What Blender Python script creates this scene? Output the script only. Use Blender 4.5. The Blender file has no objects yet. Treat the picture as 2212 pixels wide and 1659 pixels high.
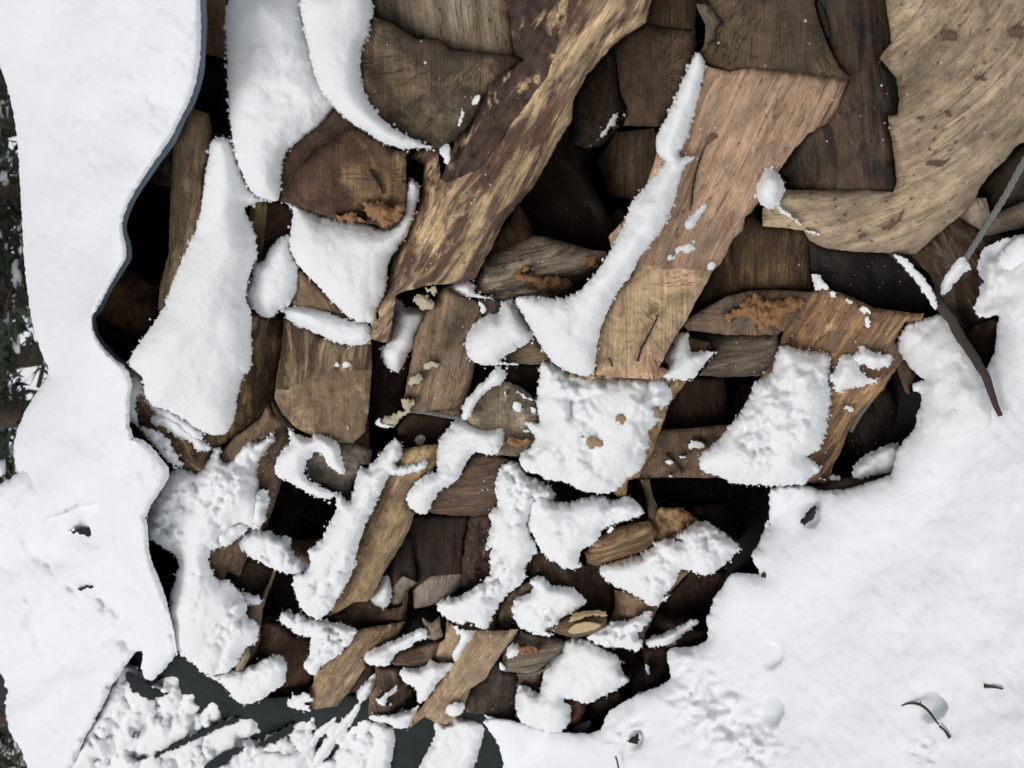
import bpy, math, random, re
import numpy as np
from mathutils import Vector, noise
from mathutils.geometry import delaunay_2d_cdt
R=random.Random(7); C=bpy.context.scene.collection; rad=math.radians
# ---------------------------------------------------------------- camera, sky, sun, exposure
PITCH=rad(35); HCAM=1.22; FPX=1597.6; CX,CY=1106.0,829.5
ST,CT=math.sin(PITCH),math.cos(PITCH)
RT=np.array([1,0,0.]); FW=np.array([0,CT,-ST]); UP=np.array([0,ST,CT]); CAM=np.array([0,0,HCAM])
cd=bpy.data.cameras.new('camera'); cam=bpy.data.objects.new('camera',cd); C.objects.link(cam)
cd.sensor_width=36; cd.lens=26; cd.clip_start=.02; cd.clip_end=400
cd.dof.use_dof=True; cd.dof.focus_distance=1.25; cd.dof.aperture_fstop=7.0
from mathutils import Matrix
m=Matrix(((-UP[0],RT[0],-FW[0],0),(-UP[1],RT[1],-FW[1],0),(-UP[2],RT[2],-FW[2],HCAM),(0,0,0,1)))   # phone held on its side: picture-left is up
cam.matrix_world=m
sc=bpy.context.scene; sc.camera=cam
w=bpy.data.worlds.new('World'); sc.world=w; w.use_nodes=True
nt=w.node_tree; bg=nt.nodes['Background']
sky=nt.nodes.new('ShaderNodeTexSky'); sky.sky_type='NISHITA'; sky.sun_disc=False
sky.sun_elevation=rad(64); sky.sun_rotation=rad(248); sky.air_density=1; sky.dust_density=5
hs=nt.nodes.new('ShaderNodeHueSaturation'); hs.inputs['Saturation'].default_value=.22
nt.links.new(sky.outputs[0],hs.inputs['Color']); nt.links.new(hs.outputs[0],bg.inputs[0]); bg.inputs[1].default_value=.092
sl=bpy.data.lights.new('sun','SUN'); sl.energy=1.15; sl.angle=rad(30); sl.color=(1,.985,.96)
so=bpy.data.objects.new('sun',sl); C.objects.link(so)
el,az=rad(64),rad(248)
so.rotation_euler=(-Vector((math.sin(az)*math.cos(el),math.cos(az)*math.cos(el),math.sin(el)))).to_track_quat('-Z','Y').to_euler()
sc.view_settings.view_transform='Standard'; sc.view_settings.look='None'; sc.view_settings.gamma=1
sc.view_settings.use_curve_mapping=False; sc.view_settings.exposure=-0.07
# ---------------------------------------------------------------- geometry of the place
# the leaning front of the wood pile is a plane: A*Z + B*X + C*Y = 1 in camera axes
def inv0(x,y): return .556+.000417*(1430-y)+.000027*(x-430)
NL=1.06
GH=0.0
def depth(x,y,off):            # distance to the pile front, moved off metres towards the viewer
    return (1-off*NL)/inv0(x,y)
def gdepth(x,y,h=0.0):         # distance to the snowy ground
    return (HCAM-h)/(ST+(x-CX)/FPX*CT)
def pos(x,y,z):
    x=np.asarray(x,float);y=np.asarray(y,float);z=np.asarray(z,float)
    dn=(x-CX)/FPX; rt=-(y-CY)/FPX
    return CAM+z[...,None]*(FW+rt[...,None]*RT-dn[...,None]*UP)
WN=None
def _n():
    a=pos([900,1000,900],[800,800,900],depth(np.array([900,1000,900.]),np.array([800,800,900.]),0))
    n=np.cross(a[1]-a[0],a[2]-a[0]); n/=np.linalg.norm(n)
    return n if n@(CAM-a[0])>0 else -n
WN=_n()
SEC={'A':(0,0),'B':(1300,0),'C':(2600,0),'D':(0,1000),'E':(1300,1000),'F':(2600,1000),'G':(0,1924),'H':(1300,1924),'I':(2600,1924)}
def P(s,base=0.0):
    out=[];o=(0,0)
    for t in s.split():
        if t in SEC: o=SEC[t];continue
        v=[float(q) for q in t.split(',')]
        out.append(((o[0]+v[0]/1.508)/1.8228,(o[1]+v[1]/1.508)/1.8228,(base+(v[2] if len(v)>2 else 0))/100))
    return np.array(out)
# ---------------------------------------------------------------- materials
class M:
    def __init__(s,name):
        s.m=bpy.data.materials.new(name); s.m.use_nodes=True; s.t=s.m.node_tree; s.b=s.t.nodes['Principled BSDF']
    def n(s,k,**kw):
        x=s.t.nodes.new(k)
        for a,b in kw.items(): setattr(x,a,b)
        return x
    def l(s,a,b): s.t.links.new(a,b)
    def math(s,op,a,b=None,clamp=False):
        x=s.n('ShaderNodeMath',operation=op,use_clamp=clamp)
        for i,v in enumerate((a,b)):
            if v is None: continue
            if hasattr(v,'is_output'): s.l(v,x.inputs[i])
            else: x.inputs[i].default_value=v
        return x.outputs[0]
    def mix(s,f,a,b,mode='MIX'):
        x=s.n('ShaderNodeMix',data_type='RGBA',blend_type=mode)
        for i,v in ((0,f),(6,a),(7,b)):
            if hasattr(v,'is_output'): s.l(v,x.inputs[i])
            elif i==0: x.inputs[0].default_value=v
            else: x.inputs[i].default_value=(*v,1)
        return x.outputs[2]
    def noise(s,vec,sc,det=5,rough=.6,w=None,dist=0):
        x=s.n('ShaderNodeTexNoise',noise_dimensions='4D'); x.inputs['Scale'].default_value=sc
        x.inputs['Detail'].default_value=det; x.inputs['Roughness'].default_value=rough; x.inputs['Distortion'].default_value=dist
        s.l(vec,x.inputs['Vector'])
        if w is not None: s.l(w,x.inputs['W'])
        return x.outputs['Fac']
    def scale(s,vec,v):
        x=s.n('ShaderNodeMapping'); x.inputs['Scale'].default_value=v; s.l(vec,x.inputs[0]); return x.outputs[0]
    def ramp(s,f,stops):
        x=s.n('ShaderNodeMapRange'); s.l(f,x.inputs[0]); x.inputs[1].default_value=stops[0]; x.inputs[2].default_value=stops[1]
        x.inputs[3].default_value=stops[2]; x.inputs[4].default_value=stops[3]; return x.outputs[0]
    def bump(s,h,dist,strength=1,prev=None):
        x=s.n('ShaderNodeBump'); x.inputs['Distance'].default_value=dist; x.inputs['Strength'].default_value=strength
        s.l(h,x.inputs['Height'])
        if prev is not None: s.l(prev,x.inputs['Normal'])
        return x.outputs[0]
    def seed(s):
        o=s.n('ShaderNodeObjectInfo'); return s.math('MULTIPLY',o.outputs['Random'],60)
def mk_wood():
    m=M('split_wood'); uv=m.n('ShaderNodeUVMap').outputs[0]; sd=m.seed()
    t=m.n('ShaderNodeAttribute',attribute_name='tint').outputs[0]; a2=m.n('ShaderNodeAttribute',attribute_name='tint2')
    fib=m.noise(m.scale(uv,(7,130,1)),1,6,.65,sd,.25); fine=m.noise(m.scale(uv,(28,620,1)),1,4,.6,sd,.1)
    blot=m.noise(m.scale(uv,(9,18,1)),1,5,.6,sd,.8); pat=m.noise(m.scale(uv,(11,48,1)),1,7,.62,sd,.9)
    crk=m.noise(m.scale(uv,(4,75,1)),1,3,.5,sd,.5)
    smu=m.noise(m.scale(uv,(34,60,1)),1,8,.75,sd,.7); f=m.math('MULTIPLY',m.ramp(fib,(.3,.7,.68,1.3)),m.ramp(smu,(.33,.66,.62,1.32))); g=m.ramp(fine,(.3,.7,.85,1.15)); h=m.ramp(blot,(.3,.72,.5,1.4))
    k=m.math('MULTIPLY',m.math('MULTIPLY',f,g),h)
    c=m.mix(1,t,m.n('ShaderNodeCombineColor').outputs[0],'MULTIPLY')
    cc=m.n('ShaderNodeCombineColor'); [m.l(k,cc.inputs[i]) for i in range(3)]
    pm=m.ramp(pat,(.47,.60,0,1)); pm=m.math('MULTIPLY',pm,a2.outputs['Alpha'],True)
    base=m.mix(pm,t,a2.outputs[0]); base=m.mix(1,base,cc.outputs[0],'MULTIPLY')
    gm=m.math('MULTIPLY',m.ramp(m.noise(m.scale(uv,(14,34,1)),1,7,.75,sd,.6),(.52,.72,0,.6)),1.0,True)
    gcol=m.mix(1,(.16,.14,.125),cc.outputs[0],'MULTIPLY'); base=m.mix(gm,base,gcol)
    cm=m.math('MULTIPLY',m.ramp(m.math('ABSOLUTE',m.math('SUBTRACT',crk,.5)),(.0,.012,.75,0)),m.ramp(blot,(.45,.6,0,1)),True)
    base=m.mix(cm,base,(.018,.012,.009))
    sp=m.noise(m.scale(uv,(110,230,1)),1,2,.5,sd); sm=m.math('MULTIPLY',m.ramp(sp,(.62,.72,0,.7)),m.ramp(smu,(.5,.56,1,.25))); base=m.mix(sm,base,(.035,.022,.016))
    m.l(base,m.b.inputs['Base Color']); m.b.inputs['Roughness'].default_value=.72; m.b.inputs['Specular IOR Level'].default_value=.3
    hh=m.math('SUBTRACT',m.math('ADD',m.math('ADD',m.math('MULTIPLY',fib,.8),m.math('MULTIPLY',smu,.9)),m.math('MULTIPLY',fine,.3)),m.math('MULTIPLY',m.math('ADD',cm,sm),.35))
    m.l(m.bump(hh,.006,1),m.b.inputs['Normal']); return m.m
def mk_end():
    m=M('sawn_end_grain'); uv=m.n('ShaderNodeUVMap').outputs[0]; sd=m.seed()
    t=m.n('ShaderNodeAttribute',attribute_name='tint').outputs[0]; a2=m.n('ShaderNodeAttribute',attribute_name='tint2')
    w=m.noise(uv,9,3,.5,sd); ln=m.n('ShaderNodeVectorMath',operation='LENGTH'); m.l(uv,ln.inputs[0])
    r=m.math('ADD',ln.outputs['Value'],m.math('MULTIPLY',w,.02))
    cx=m.n('ShaderNodeCombineXYZ'); m.l(r,cx.inputs[0]); rn=m.noise(cx.outputs[0],170,4,.7,sd)
    sx=m.n('ShaderNodeSeparateXYZ'); m.l(uv,sx.inputs[0]); an=m.math('ARCTAN2',sx.outputs[1],sx.outputs[0])
    c2=m.n('ShaderNodeCombineXYZ'); m.l(m.math('MULTIPLY',an,5),c2.inputs[0]); m.l(m.math('MULTIPLY',ln.outputs['Value'],8),c2.inputs[1])
    rc=m.noise(c2.outputs[0],1,5,.7,sd,.3); ck=m.ramp(m.math('ABSOLUTE',m.math('SUBTRACT',rc,.5)),(0,.010,.8,0))
    mot=m.noise(uv,38,6,.7,sd,.6); saw=m.noise(m.scale(uv,(520,16,1)),1,4,.6,sd,.2); big=m.noise(uv,11,5,.6,sd,.5)
    k=m.math('MULTIPLY',m.ramp(rn,(.3,.7,.8,1.2)),m.math('MULTIPLY',m.ramp(mot,(.3,.7,.45,1.6)),m.ramp(saw,(.3,.7,.7,1.3))))
    cc=m.n('ShaderNodeCombineColor'); [m.l(k,cc.inputs[i]) for i in range(3)]
    pm=m.math('MULTIPLY',m.ramp(big,(.48,.58,0,1)),a2.outputs['Alpha'],True)
    base=m.mix(1,m.mix(pm,t,a2.outputs[0]),cc.outputs[0],'MULTIPLY')
    ckm=m.math('MULTIPLY',ck,m.ramp(big,(.42,.6,0,1)),True); base=m.mix(ckm,base,(.012,.009,.007))
    m.l(base,m.b.inputs['Base Color']); m.b.inputs['Roughness'].default_value=.8; m.b.inputs['Specular IOR Level'].default_value=.25
    hh=m.math('SUBTRACT',m.math('ADD',m.math('MULTIPLY',mot,.6),m.math('MULTIPLY',saw,.5)),m.math('MULTIPLY',ckm,.6))
    m.l(m.bump(hh,.0035,.9),m.b.inputs['Normal']); return m.m
def mk_bark():
    m=M('bark'); uv=m.n('ShaderNodeUVMap').outputs[0]; sd=m.seed()
    t=m.n('ShaderNodeAttribute',attribute_name='tint').outputs[0]; a2=m.n('ShaderNodeAttribute',attribute_name='tint2')
    n1=m.noise(m.scale(uv,(16,46,1)),1,8,.72,sd,1.2); n2=m.noise(uv,120,5,.7,sd); n3=m.noise(m.scale(uv,(12,30,1)),1,6,.65,sd,.8)
    k=m.math('MULTIPLY',m.ramp(n1,(.32,.68,.35,1.7)),m.ramp(n2,(.3,.7,.6,1.45)))
    cc=m.n('ShaderNodeCombineColor'); [m.l(k,cc.inputs[i]) for i in range(3)]
    pm=m.math('MULTIPLY',m.ramp(n3,(.52,.57,0,1)),a2.outputs['Alpha'],True)
    base=m.mix(1,m.mix(pm,t,a2.outputs[0]),cc.outputs[0],'MULTIPLY')
    m.l(base,m.b.inputs['Base Color']); m.b.inputs['Roughness'].default_value=.85; m.b.inputs['Specular IOR Level'].default_value=.2
    hh=m.math('ADD',n1,m.math('MULTIPLY',n2,.35)); m.l(m.bump(hh,.009,1),m.b.inputs['Normal']); return m.m
def mk_snow(name,big=.0,tr=.86):
    m=M(name); g=m.n('ShaderNodeNewGeometry').outputs['Position']; z=m.n('ShaderNodeTexNoise')
    def nn(s,d,r=.6):
        x=m.n('ShaderNodeTexNoise'); x.inputs['Scale'].default_value=s; x.inputs['Detail'].default_value=d; x.inputs['Roughness'].default_value=r; m.l(g,x.inputs['Vector']); return x.outputs['Fac']
    m.b.inputs['Base Color'].default_value=(.90,.925,.955,1); m.b.inputs['Roughness'].default_value=.65; m.b.inputs['Specular IOR Level'].default_value=.1; m.b.inputs['Subsurface Weight'].default_value=.75; m.b.inputs['Subsurface Radius'].default_value=(.9,1,1.15); m.b.inputs['Subsurface Scale'].default_value=.006
    m.l(m.bump(nn(300,6,.8),.003,.7+big,m.bump(nn(85,4,.6),.005,.38+big)),m.b.inputs['Normal']); return m.m
def mk_plain(name,col,rough=.6,ns=60,amt=.3,bd=.002):
    m=M(name); g=m.n('ShaderNodeTexCoord').outputs['Object']; x=m.noise(g,ns,5,.65)
    c=m.mix(x,tuple(q*(1-amt) for q in col),tuple(min(1,q*(1+amt)) for q in col)); m.l(c,m.b.inputs['Base Color'])
    m.b.inputs['Specular IOR Level'].default_value=.2; m.b.inputs['Roughness'].default_value=rough; m.l(m.bump(x,bd,.8),m.b.inputs['Normal']); return m.m
WOOD=mk_wood(); END=mk_end(); BARK=mk_bark(); SNOW=mk_snow('snow'); GSNOW=mk_snow('ground_snow',-.2)
GSNOW.node_tree.nodes['Principled BSDF'].inputs['Subsurface Weight'].default_value=0
FUNG=mk_plain('dry_fungus',(.30,.165,.08),.8,150,.85,.004); PALEF=mk_plain('pale_fungus',(.50,.44,.32),.8,120,.3)
TARP=mk_plain('dark_tarp',(.012,.018,.019),.7,30,.4); HEM=mk_plain('grey_tarp_hem',(.16,.21,.25),.5,30,.3); BLACK=mk_plain('black_tarp_and_backing',(.014,.015,.017),.6,20,.4)
ROPEM=mk_plain('grey_rope',(.17,.175,.165),.8,700,.5,.001); TWIG=mk_plain('twig_bark',(.06,.045,.038),.8,300,.5,.001)
LEAF=mk_plain('needle_green',(.042,.062,.036),.6,9,.5); TRUNK=mk_plain('trunk_bark',(.11,.085,.065),.9,14,.5,.02)
MATS={'s':WOOD,'e':END,'b':BARK}; PART={'s':'split_face','e':'sawn_end','b':'bark'}
# ---------------------------------------------------------------- mesh helpers
def link(name,me,parent=None,loc=None):
    o=bpy.data.objects.new(name,me); C.objects.link(o)
    if parent is not None: o.parent=parent
    if loc is not None: o.location=loc
    return o
def empty(name,loc,label,cat,group=None):
    o=bpy.data.objects.new(name,None); C.objects.link(o); o.location=loc; o.empty_display_size=.05
    o['label']=label; o['category']=cat
    if group: o['group']=group
    return o
def mesh(name,v,f,mat,uv=None,tint=None,tint2=None,smooth=True):
    me=bpy.data.meshes.new(name); me.from_pydata([tuple(q) for q in v],[],[tuple(int(i) for i in q) for q in f])
    me.materials.append(mat)
    if smooth: me.polygons.foreach_set('use_smooth',[True]*len(me.polygons))
    if uv is not None:
        ul=me.uv_layers.new(name='UVMap'); li=np.zeros(len(me.loops),int); me.loops.foreach_get('vertex_index',li)
        ul.data.foreach_set('uv',np.asarray(uv)[li].astype(np.float32).ravel())
    for nm,c in (('tint',tint),('tint2',tint2)):
        if c is not None:
            a=me.attributes.new(nm,'FLOAT_COLOR','POINT'); a.data.foreach_set('color',np.tile(np.array(c,np.float32),(len(v),1)).ravel())
    me.update(); return me
def fix(me,outdir=None): return me
def resample(p,step,closed=True):
    out=[]
    n=len(p)
    for i in range(n if closed else n-1):
        a,b=p[i],p[(i+1)%n]; k=max(1,int(math.ceil(np.linalg.norm(b[:2]-a[:2])/step)))
        for j in range(k): out.append(a+(b-a)*j/k)
    return np.array(out)
def chaikin(p,it=2):
    for _ in range(it):
        q=np.roll(p,-1,0); p=np.stack([p*.75+q*.25,p*.25+q*.75],1).reshape(-1,p.shape[1])
    return p
def cap(o2):
    n=len(o2); r=delaunay_2d_cdt([Vector((a[0],a[1])) for a in o2[:,:2]],[(i,(i+1)%n) for i in range(n)],[],0,1e-4,True)
    v=np.array([(q.x,q.y) for q in r[0]]); inv=[(q[0] if q and q[0]<n else int(np.argmin(((o2[:,:2]-v[i])**2).sum(1)))) for i,q in enumerate(r[3])]
    f=np.array([list(t) for t in r[2] if len(t)==3]); f=f[inside(v[f].mean(1),o2)]; out=[]
    for t in f:
        a=v[t]; ar=(a[1,0]-a[0,0])*(a[2,1]-a[0,1])-(a[2,0]-a[0,0])*(a[1,1]-a[0,1]); t=[inv[i] for i in t]
        if len(set(t))==3: out.append(t if ar>0 else t[::-1])
    return out
def dist_seg(pt,poly,closed=True):     # distance of points to outline
    a=poly[:,:2]; b=np.roll(a,-1,0)
    if not closed: a,b=a[:-1],b[:-1]
    d=np.full(len(pt),1e9)
    for s in range(0,len(pt),4000):
        q=pt[s:s+4000,None,:]; ab=(b-a)[None]; t=((q-a)*ab).sum(2)/np.maximum((ab**2).sum(2),1e-9); t=np.clip(t,0,1)
        d[s:s+4000]=np.sqrt((((a+t[...,None]*ab)-q)**2).sum(2)).min(1)
    return d
def inside(pt,poly):
    x,y=pt[:,0],pt[:,1]; c=np.zeros(len(pt),bool); n=len(poly)
    for i in range(n):
        x1,y1=poly[i,:2]; x2,y2=poly[(i+1)%n,:2]
        if y1==y2: continue
        k=((y1>y)!=(y2>y))&(x<(x2-x1)*(y-y1)/(y2-y1)+x1); c^=k
    return c
def mvc(pt,poly):                      # smooth interpolation of the offsets at a polygon's corners
    v=poly[:,2]
    if np.ptp(v)<1e-7: return np.full(len(pt),v[0])
    out=np.zeros(len(pt)); A=poly[:,:2]; B=np.roll(A,-1,0); vb=np.roll(v,-1)
    dmin=np.full(len(pt),1e9); ev=np.zeros(len(pt))
    for i in range(len(A)):
        ab=B[i]-A[i]; t=np.clip(((pt-A[i])@ab)/max(ab@ab,1e-9),0,1); dd=np.linalg.norm(A[i]+t[:,None]*ab-pt,axis=1)
        k=dd<dmin; dmin[k]=dd[k]; ev[k]=(v[i]+(vb[i]-v[i])*t)[k]
    d=A[None]-pt[:,None]; r=np.maximum(np.linalg.norm(d,axis=2),1e-6)
    dn=np.roll(d,-1,1); rn=np.roll(r,-1,1)
    cr=d[...,0]*dn[...,1]-d[...,1]*dn[...,0]; dt=(d*dn).sum(2)
    den=r*rn+dt; den=np.where(np.abs(den)<1e-6,1e-6,den); tn=cr/den
    wgt=(tn+np.roll(tn,1,1))/r; s=wgt.sum(1); out=(wgt*v).sum(1)/np.where(np.abs(s)<1e-9,1e-9,s)
    out=np.clip(out,v.min(),v.max())
    return np.where(dmin<.6,ev,out)
def warp(p,amp,fr,seed):
    q=p.copy()
    for i in range(len(p)):
        a=Vector((p[i,0]*fr,p[i,1]*fr,seed)); b=a+Vector((31.7,11.3,5.1))
        q[i,0]+=amp*(noise.noise(a)+.5*noise.noise(a*2.3)); q[i,1]+=amp*(noise.noise(b)+.5*noise.noise(b*2.3))
    return q
def tri(outline,step,rnd):
    n=len(outline); lo=outline[:,:2].min(0); hi=outline[:,:2].max(0)
    gx=np.arange(lo[0],hi[0],step); gy=np.arange(lo[1],hi[1],step*.9)
    X,Y=np.meshgrid(gx,gy); X=X+(np.arange(len(gy))%2)[:,None]*step*.5
    g=np.stack([X.ravel(),Y.ravel()],1)+rnd.uniform(-.22,.22,(X.size,2))*step
    g=g[inside(g,outline)]
    if len(g): g=g[dist_seg(g,outline)>step*.55]
    pts=[Vector((a[0],a[1])) for a in outline[:,:2]]+[Vector((a[0],a[1])) for a in g]
    r=delaunay_2d_cdt(pts,[(i,(i+1)%n) for i in range(n)],[],0,1e-4,True)
    v=np.array([(q.x,q.y) for q in r[0]]); mp={}
    for i,oo in enumerate(r[3]):
        for q in oo: mp[q]=i
    tri.ring=[mp[i] if i in mp else int(np.argmin(((v-outline[i,:2])**2).sum(1))) for i in range(n)]
    f=[list(t) for t in r[2] if len(t)==3]; fa=np.array(f); f=fa[inside(v[fa].mean(1),outline)].tolist()
    a=v[np.array(f)]; ar=(a[:,1,0]-a[:,0,0])*(a[:,2,1]-a[:,0,1])-(a[:,1,1]-a[:,0,1])*(a[:,2,0]-a[:,0,0])
    f=[t for t,q in zip(f,ar) if abs(q)>1e-6]; f=[t if q>0 else t[::-1] for t,q in zip(f,ar[np.abs(ar)>1e-6])]
    return v,f      # y points down here, so a positive area faces away: flipped by the caller
COL=dict(tan=(.37,.285,.20),pink=(.45,.325,.245),grey=(.24,.205,.165),lgrey=(.33,.285,.225),dark=(.075,.055,.042),dbr=(.115,.078,.054),red=(.13,.068,.048),
 cream=(.60,.47,.31),blk=(.032,.027,.024),brown=(.21,.15,.105),purp=(.10,.062,.052),gold=(.42,.305,.185),mix=(.16,.12,.085))
THINGS={}; SHAPE={}; SEED=[0]
def col(c):
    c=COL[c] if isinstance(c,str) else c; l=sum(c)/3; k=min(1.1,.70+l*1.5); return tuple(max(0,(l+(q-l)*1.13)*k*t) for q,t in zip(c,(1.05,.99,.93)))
def log(key,label,pts,faces=None,c='tan',c2=None,o=0,g=(0,1),kind='s',amp=.22,r=1.0,back=14,step=6.5,name='firewood_log',cat='firewood log',ecol=None,bcol=None,rough=1.6,group='split logs in the snowy pile',pith=None,arc=None,prof=None,tilt=(0,0)):
    SEED[0]+=1; sd=SEED[0]*3.17; rnd=np.random.RandomState(SEED[0])
    p=P(pts,o) if isinstance(pts,str) else pts
    fl=[(kind,list(range(len(p))))] if not faces else [(f.split()[0],[int(i) for i in f.split()[1:]]) for f in faces.split(';')]
    cnt={}
    for k,f in fl:
        for i in range(len(f)):
            e=frozenset((f[i],f[(i+1)%len(f)])); cnt[e]=cnt.get(e,0)+1
    segs=[(f[i],f[(i+1)%len(f)]) for k,f in fl for i in range(len(f)) if cnt[frozenset((f[i],f[(i+1)%len(f)]))]==1]
    # chain outer outline
    nx={a:b for a,b in segs}; s0=segs[0][0]; ring=[s0]
    while nx.get(ring[-1]) is not None and nx[ring[-1]]!=s0 and len(ring)<200: ring.append(nx[ring[-1]])
    out=resample(p[ring],step*.7); cen=p[ring].mean(0)
    zc=depth(cen[0],cen[1],cen[2]); c3=pos(cen[0],cen[1],zc); mpx=zc/FPX
    ga=np.array(g,float); ga/=np.linalg.norm(ga)
    # 3-D grain axis lying in the pile front
    q0=pos(*cen[:2],depth(cen[0],cen[1],0)); q1=pos(cen[0]+ga[0]*50,cen[1]+ga[1]*50,depth(cen[0]+ga[0]*50,cen[1]+ga[1]*50,0))
    ax=q1-q0; ax/=np.linalg.norm(ax); bx=np.cross(WN,ax); bx/=np.linalg.norm(bx)
    base=c3.copy(); 
    root=empty(name,tuple(base),label,cat,group); THINGS[key]=root; root['k']=0; del root['k']
    ow=warp(out,rough,.09,sd)
    single=len(fl)==1; pf=prof or ({'s':'ridge','b':'cyl','e':'end'}[fl[0][0]] if single else None)
    qo=pos(out[:,0],out[:,1],depth(out[:,0],out[:,1],0)); cc0=pos(cen[0],cen[1],depth(cen[0],cen[1],0)); vo=(qo-cc0)@bx; vm,vw=(vo.max()+vo.min())/2,max(.005,(vo.max()-vo.min())/2)
    v0=vm+rnd.uniform(-.35,.35)*vw; s1,s2=rnd.uniform(.22,.62,2); tx,ty=rnd.uniform(.05,.3),rnd.uniform(-.22,.22); cx0=cen[0]
    def shape(pt,off):
        w3=pos(pt[:,0],pt[:,1],depth(pt[:,0],pt[:,1],np.zeros(len(pt))))-cc0; v=w3@bx
        if pf=='ridge':
            d_=np.where(v>v0,s1*(v-v0),s2*(v0-v)); off=off-(np.sqrt(d_**2+.004**2)-.004)
        elif pf=='cyl': t_=np.clip(np.abs(v-vm)/vw,0,1); off=off-vw*.75*(1-np.sqrt(1-.9*t_**2))
        elif pf=='end': off=off-(pt[:,0]-cen[0])*mpx*tx-(pt[:,1]-cen[1])*mpx*ty
        return off-((pt[:,0]-cen[0])*tilt[0]+(pt[:,1]-cen[1])*tilt[1])*mpx
    SHAPE[key]=shape
    def solid3(pt,off,k):
        off=shape(pt,off)
        d=dist_seg(pt,ow)*mpx*100                     # cm to outline
        off=off-r/100*(1-np.sqrt(np.clip(1-(1-np.clip(d/(r*1.4+.01),0,1))**2,0,1)))
        q=pos(pt[:,0],pt[:,1],depth(pt[:,0],pt[:,1],off)); L=q-c3; u=L@ax; v=L@bx
        am=amp*(1.0 if k!='e' else .35)*(2.0 if k=='b' else 1)
        if arc is not None:
            ce=P(arc)[0]; w=(pt-ce[:2])*mpx; rr=np.linalg.norm(w,axis=1); th=np.arctan2(w[:,1],w[:,0]); u=th*rr.mean(); v=rr
        h=np.array([noise.fractal(Vector((u[i]*13,v[i]*62,sd)),1.0,2.0,4)+.9*abs(noise.noise(Vector((u[i]*6,v[i]*30,sd+9)))) for i in range(len(pt))]) if k!='b' else \
          np.array([1.1*noise.fractal(Vector((u[i]*30,v[i]*55,sd)),.9,2.1,4) for i in range(len(pt))])
        z=depth(pt[:,0],pt[:,1],off+h*am/100)
        return pos(pt[:,0],pt[:,1],z),u,v
    bodies={}
    for k,f in fl:
        poly=p[f]; o2=resample(poly,step*.7); o2w=warp(o2,rough,.09,sd)
        v2,ff=tri(o2w,step,rnd)
        un=v2.copy(); off=mvc(un,poly); q,u,v=solid3(v2,off,k)
        if k=='e':
            ce=(P(pith)[0][:2] if pith else poly[:,:2].mean(0)+rnd.uniform(-25,25,2)); w=(v2-ce)*mpx; u,v=w[:,0],w[:,1]
        b=bodies.setdefault(k,[[],[],[],0]); b[0].append(q-base); b[1]+=[[i+b[3] for i in t[::-1]] for t in ff]; b[2].append(np.stack([u,v],1)); b[3]+=len(q)
    # hidden rest of the log: sides and back, running into the pile
    off=mvc(out[:,:2],p[ring]); q,u,v=solid3(ow[:,:2],off,'e'); n=len(q); ray=(c3-CAM)/np.linalg.norm(c3-CAM)
    rq=(q-CAM)/np.linalg.norm(q-CAM,axis=1)[:,None]; bk=q+rq*back/100+(c3+ray*back/100-q-rq*back/100)*.03; mid=q+rq*(.012+.1*back/100)
    V=np.concatenate([q,mid,bk])-base; F=[]
    for i in range(n):
        j=(i+1)%n; F+= [[i,j,n+j,n+i],[n+i,n+j,2*n+j,2*n+i]]
    pa=ow[:,:2]; orient=((pa[:,0]*np.roll(pa[:,1],-1))-(np.roll(pa[:,0],-1)*pa[:,1])).sum()
    if orient<0: F=[t[::-1] for t in F]
    F+=[[2*n+i for i in t] for t in cap(ow)]
    L=np.concatenate([q,mid,bk])-c3
    UVb=np.stack([L@ax,L@bx+ (L@WN)],1)
    t2=(*col(c2),1.0) if c2 else (0,0,0,0)
    kb='s' if 's' in bodies or 'b' not in bodies else 'b'
    b=bodies.setdefault(kb,[[],[],[],0]); b[0].append(V); b[1]+=[[i+b[3] for i in t] for t in F]; b[2].append(UVb); b[3]+=len(V)
    for k,b in bodies.items():
        cc=col(c)
        if k=='e' and ecol: cc=col(ecol)
        if k=='b' and bcol: cc=col(bcol)
        me=mesh(PART[k],np.concatenate(b[0]),b[1],MATS[k],np.concatenate(b[2]),(*cc,1),t2)
        link(PART[k],me,root)
    return root
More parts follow.
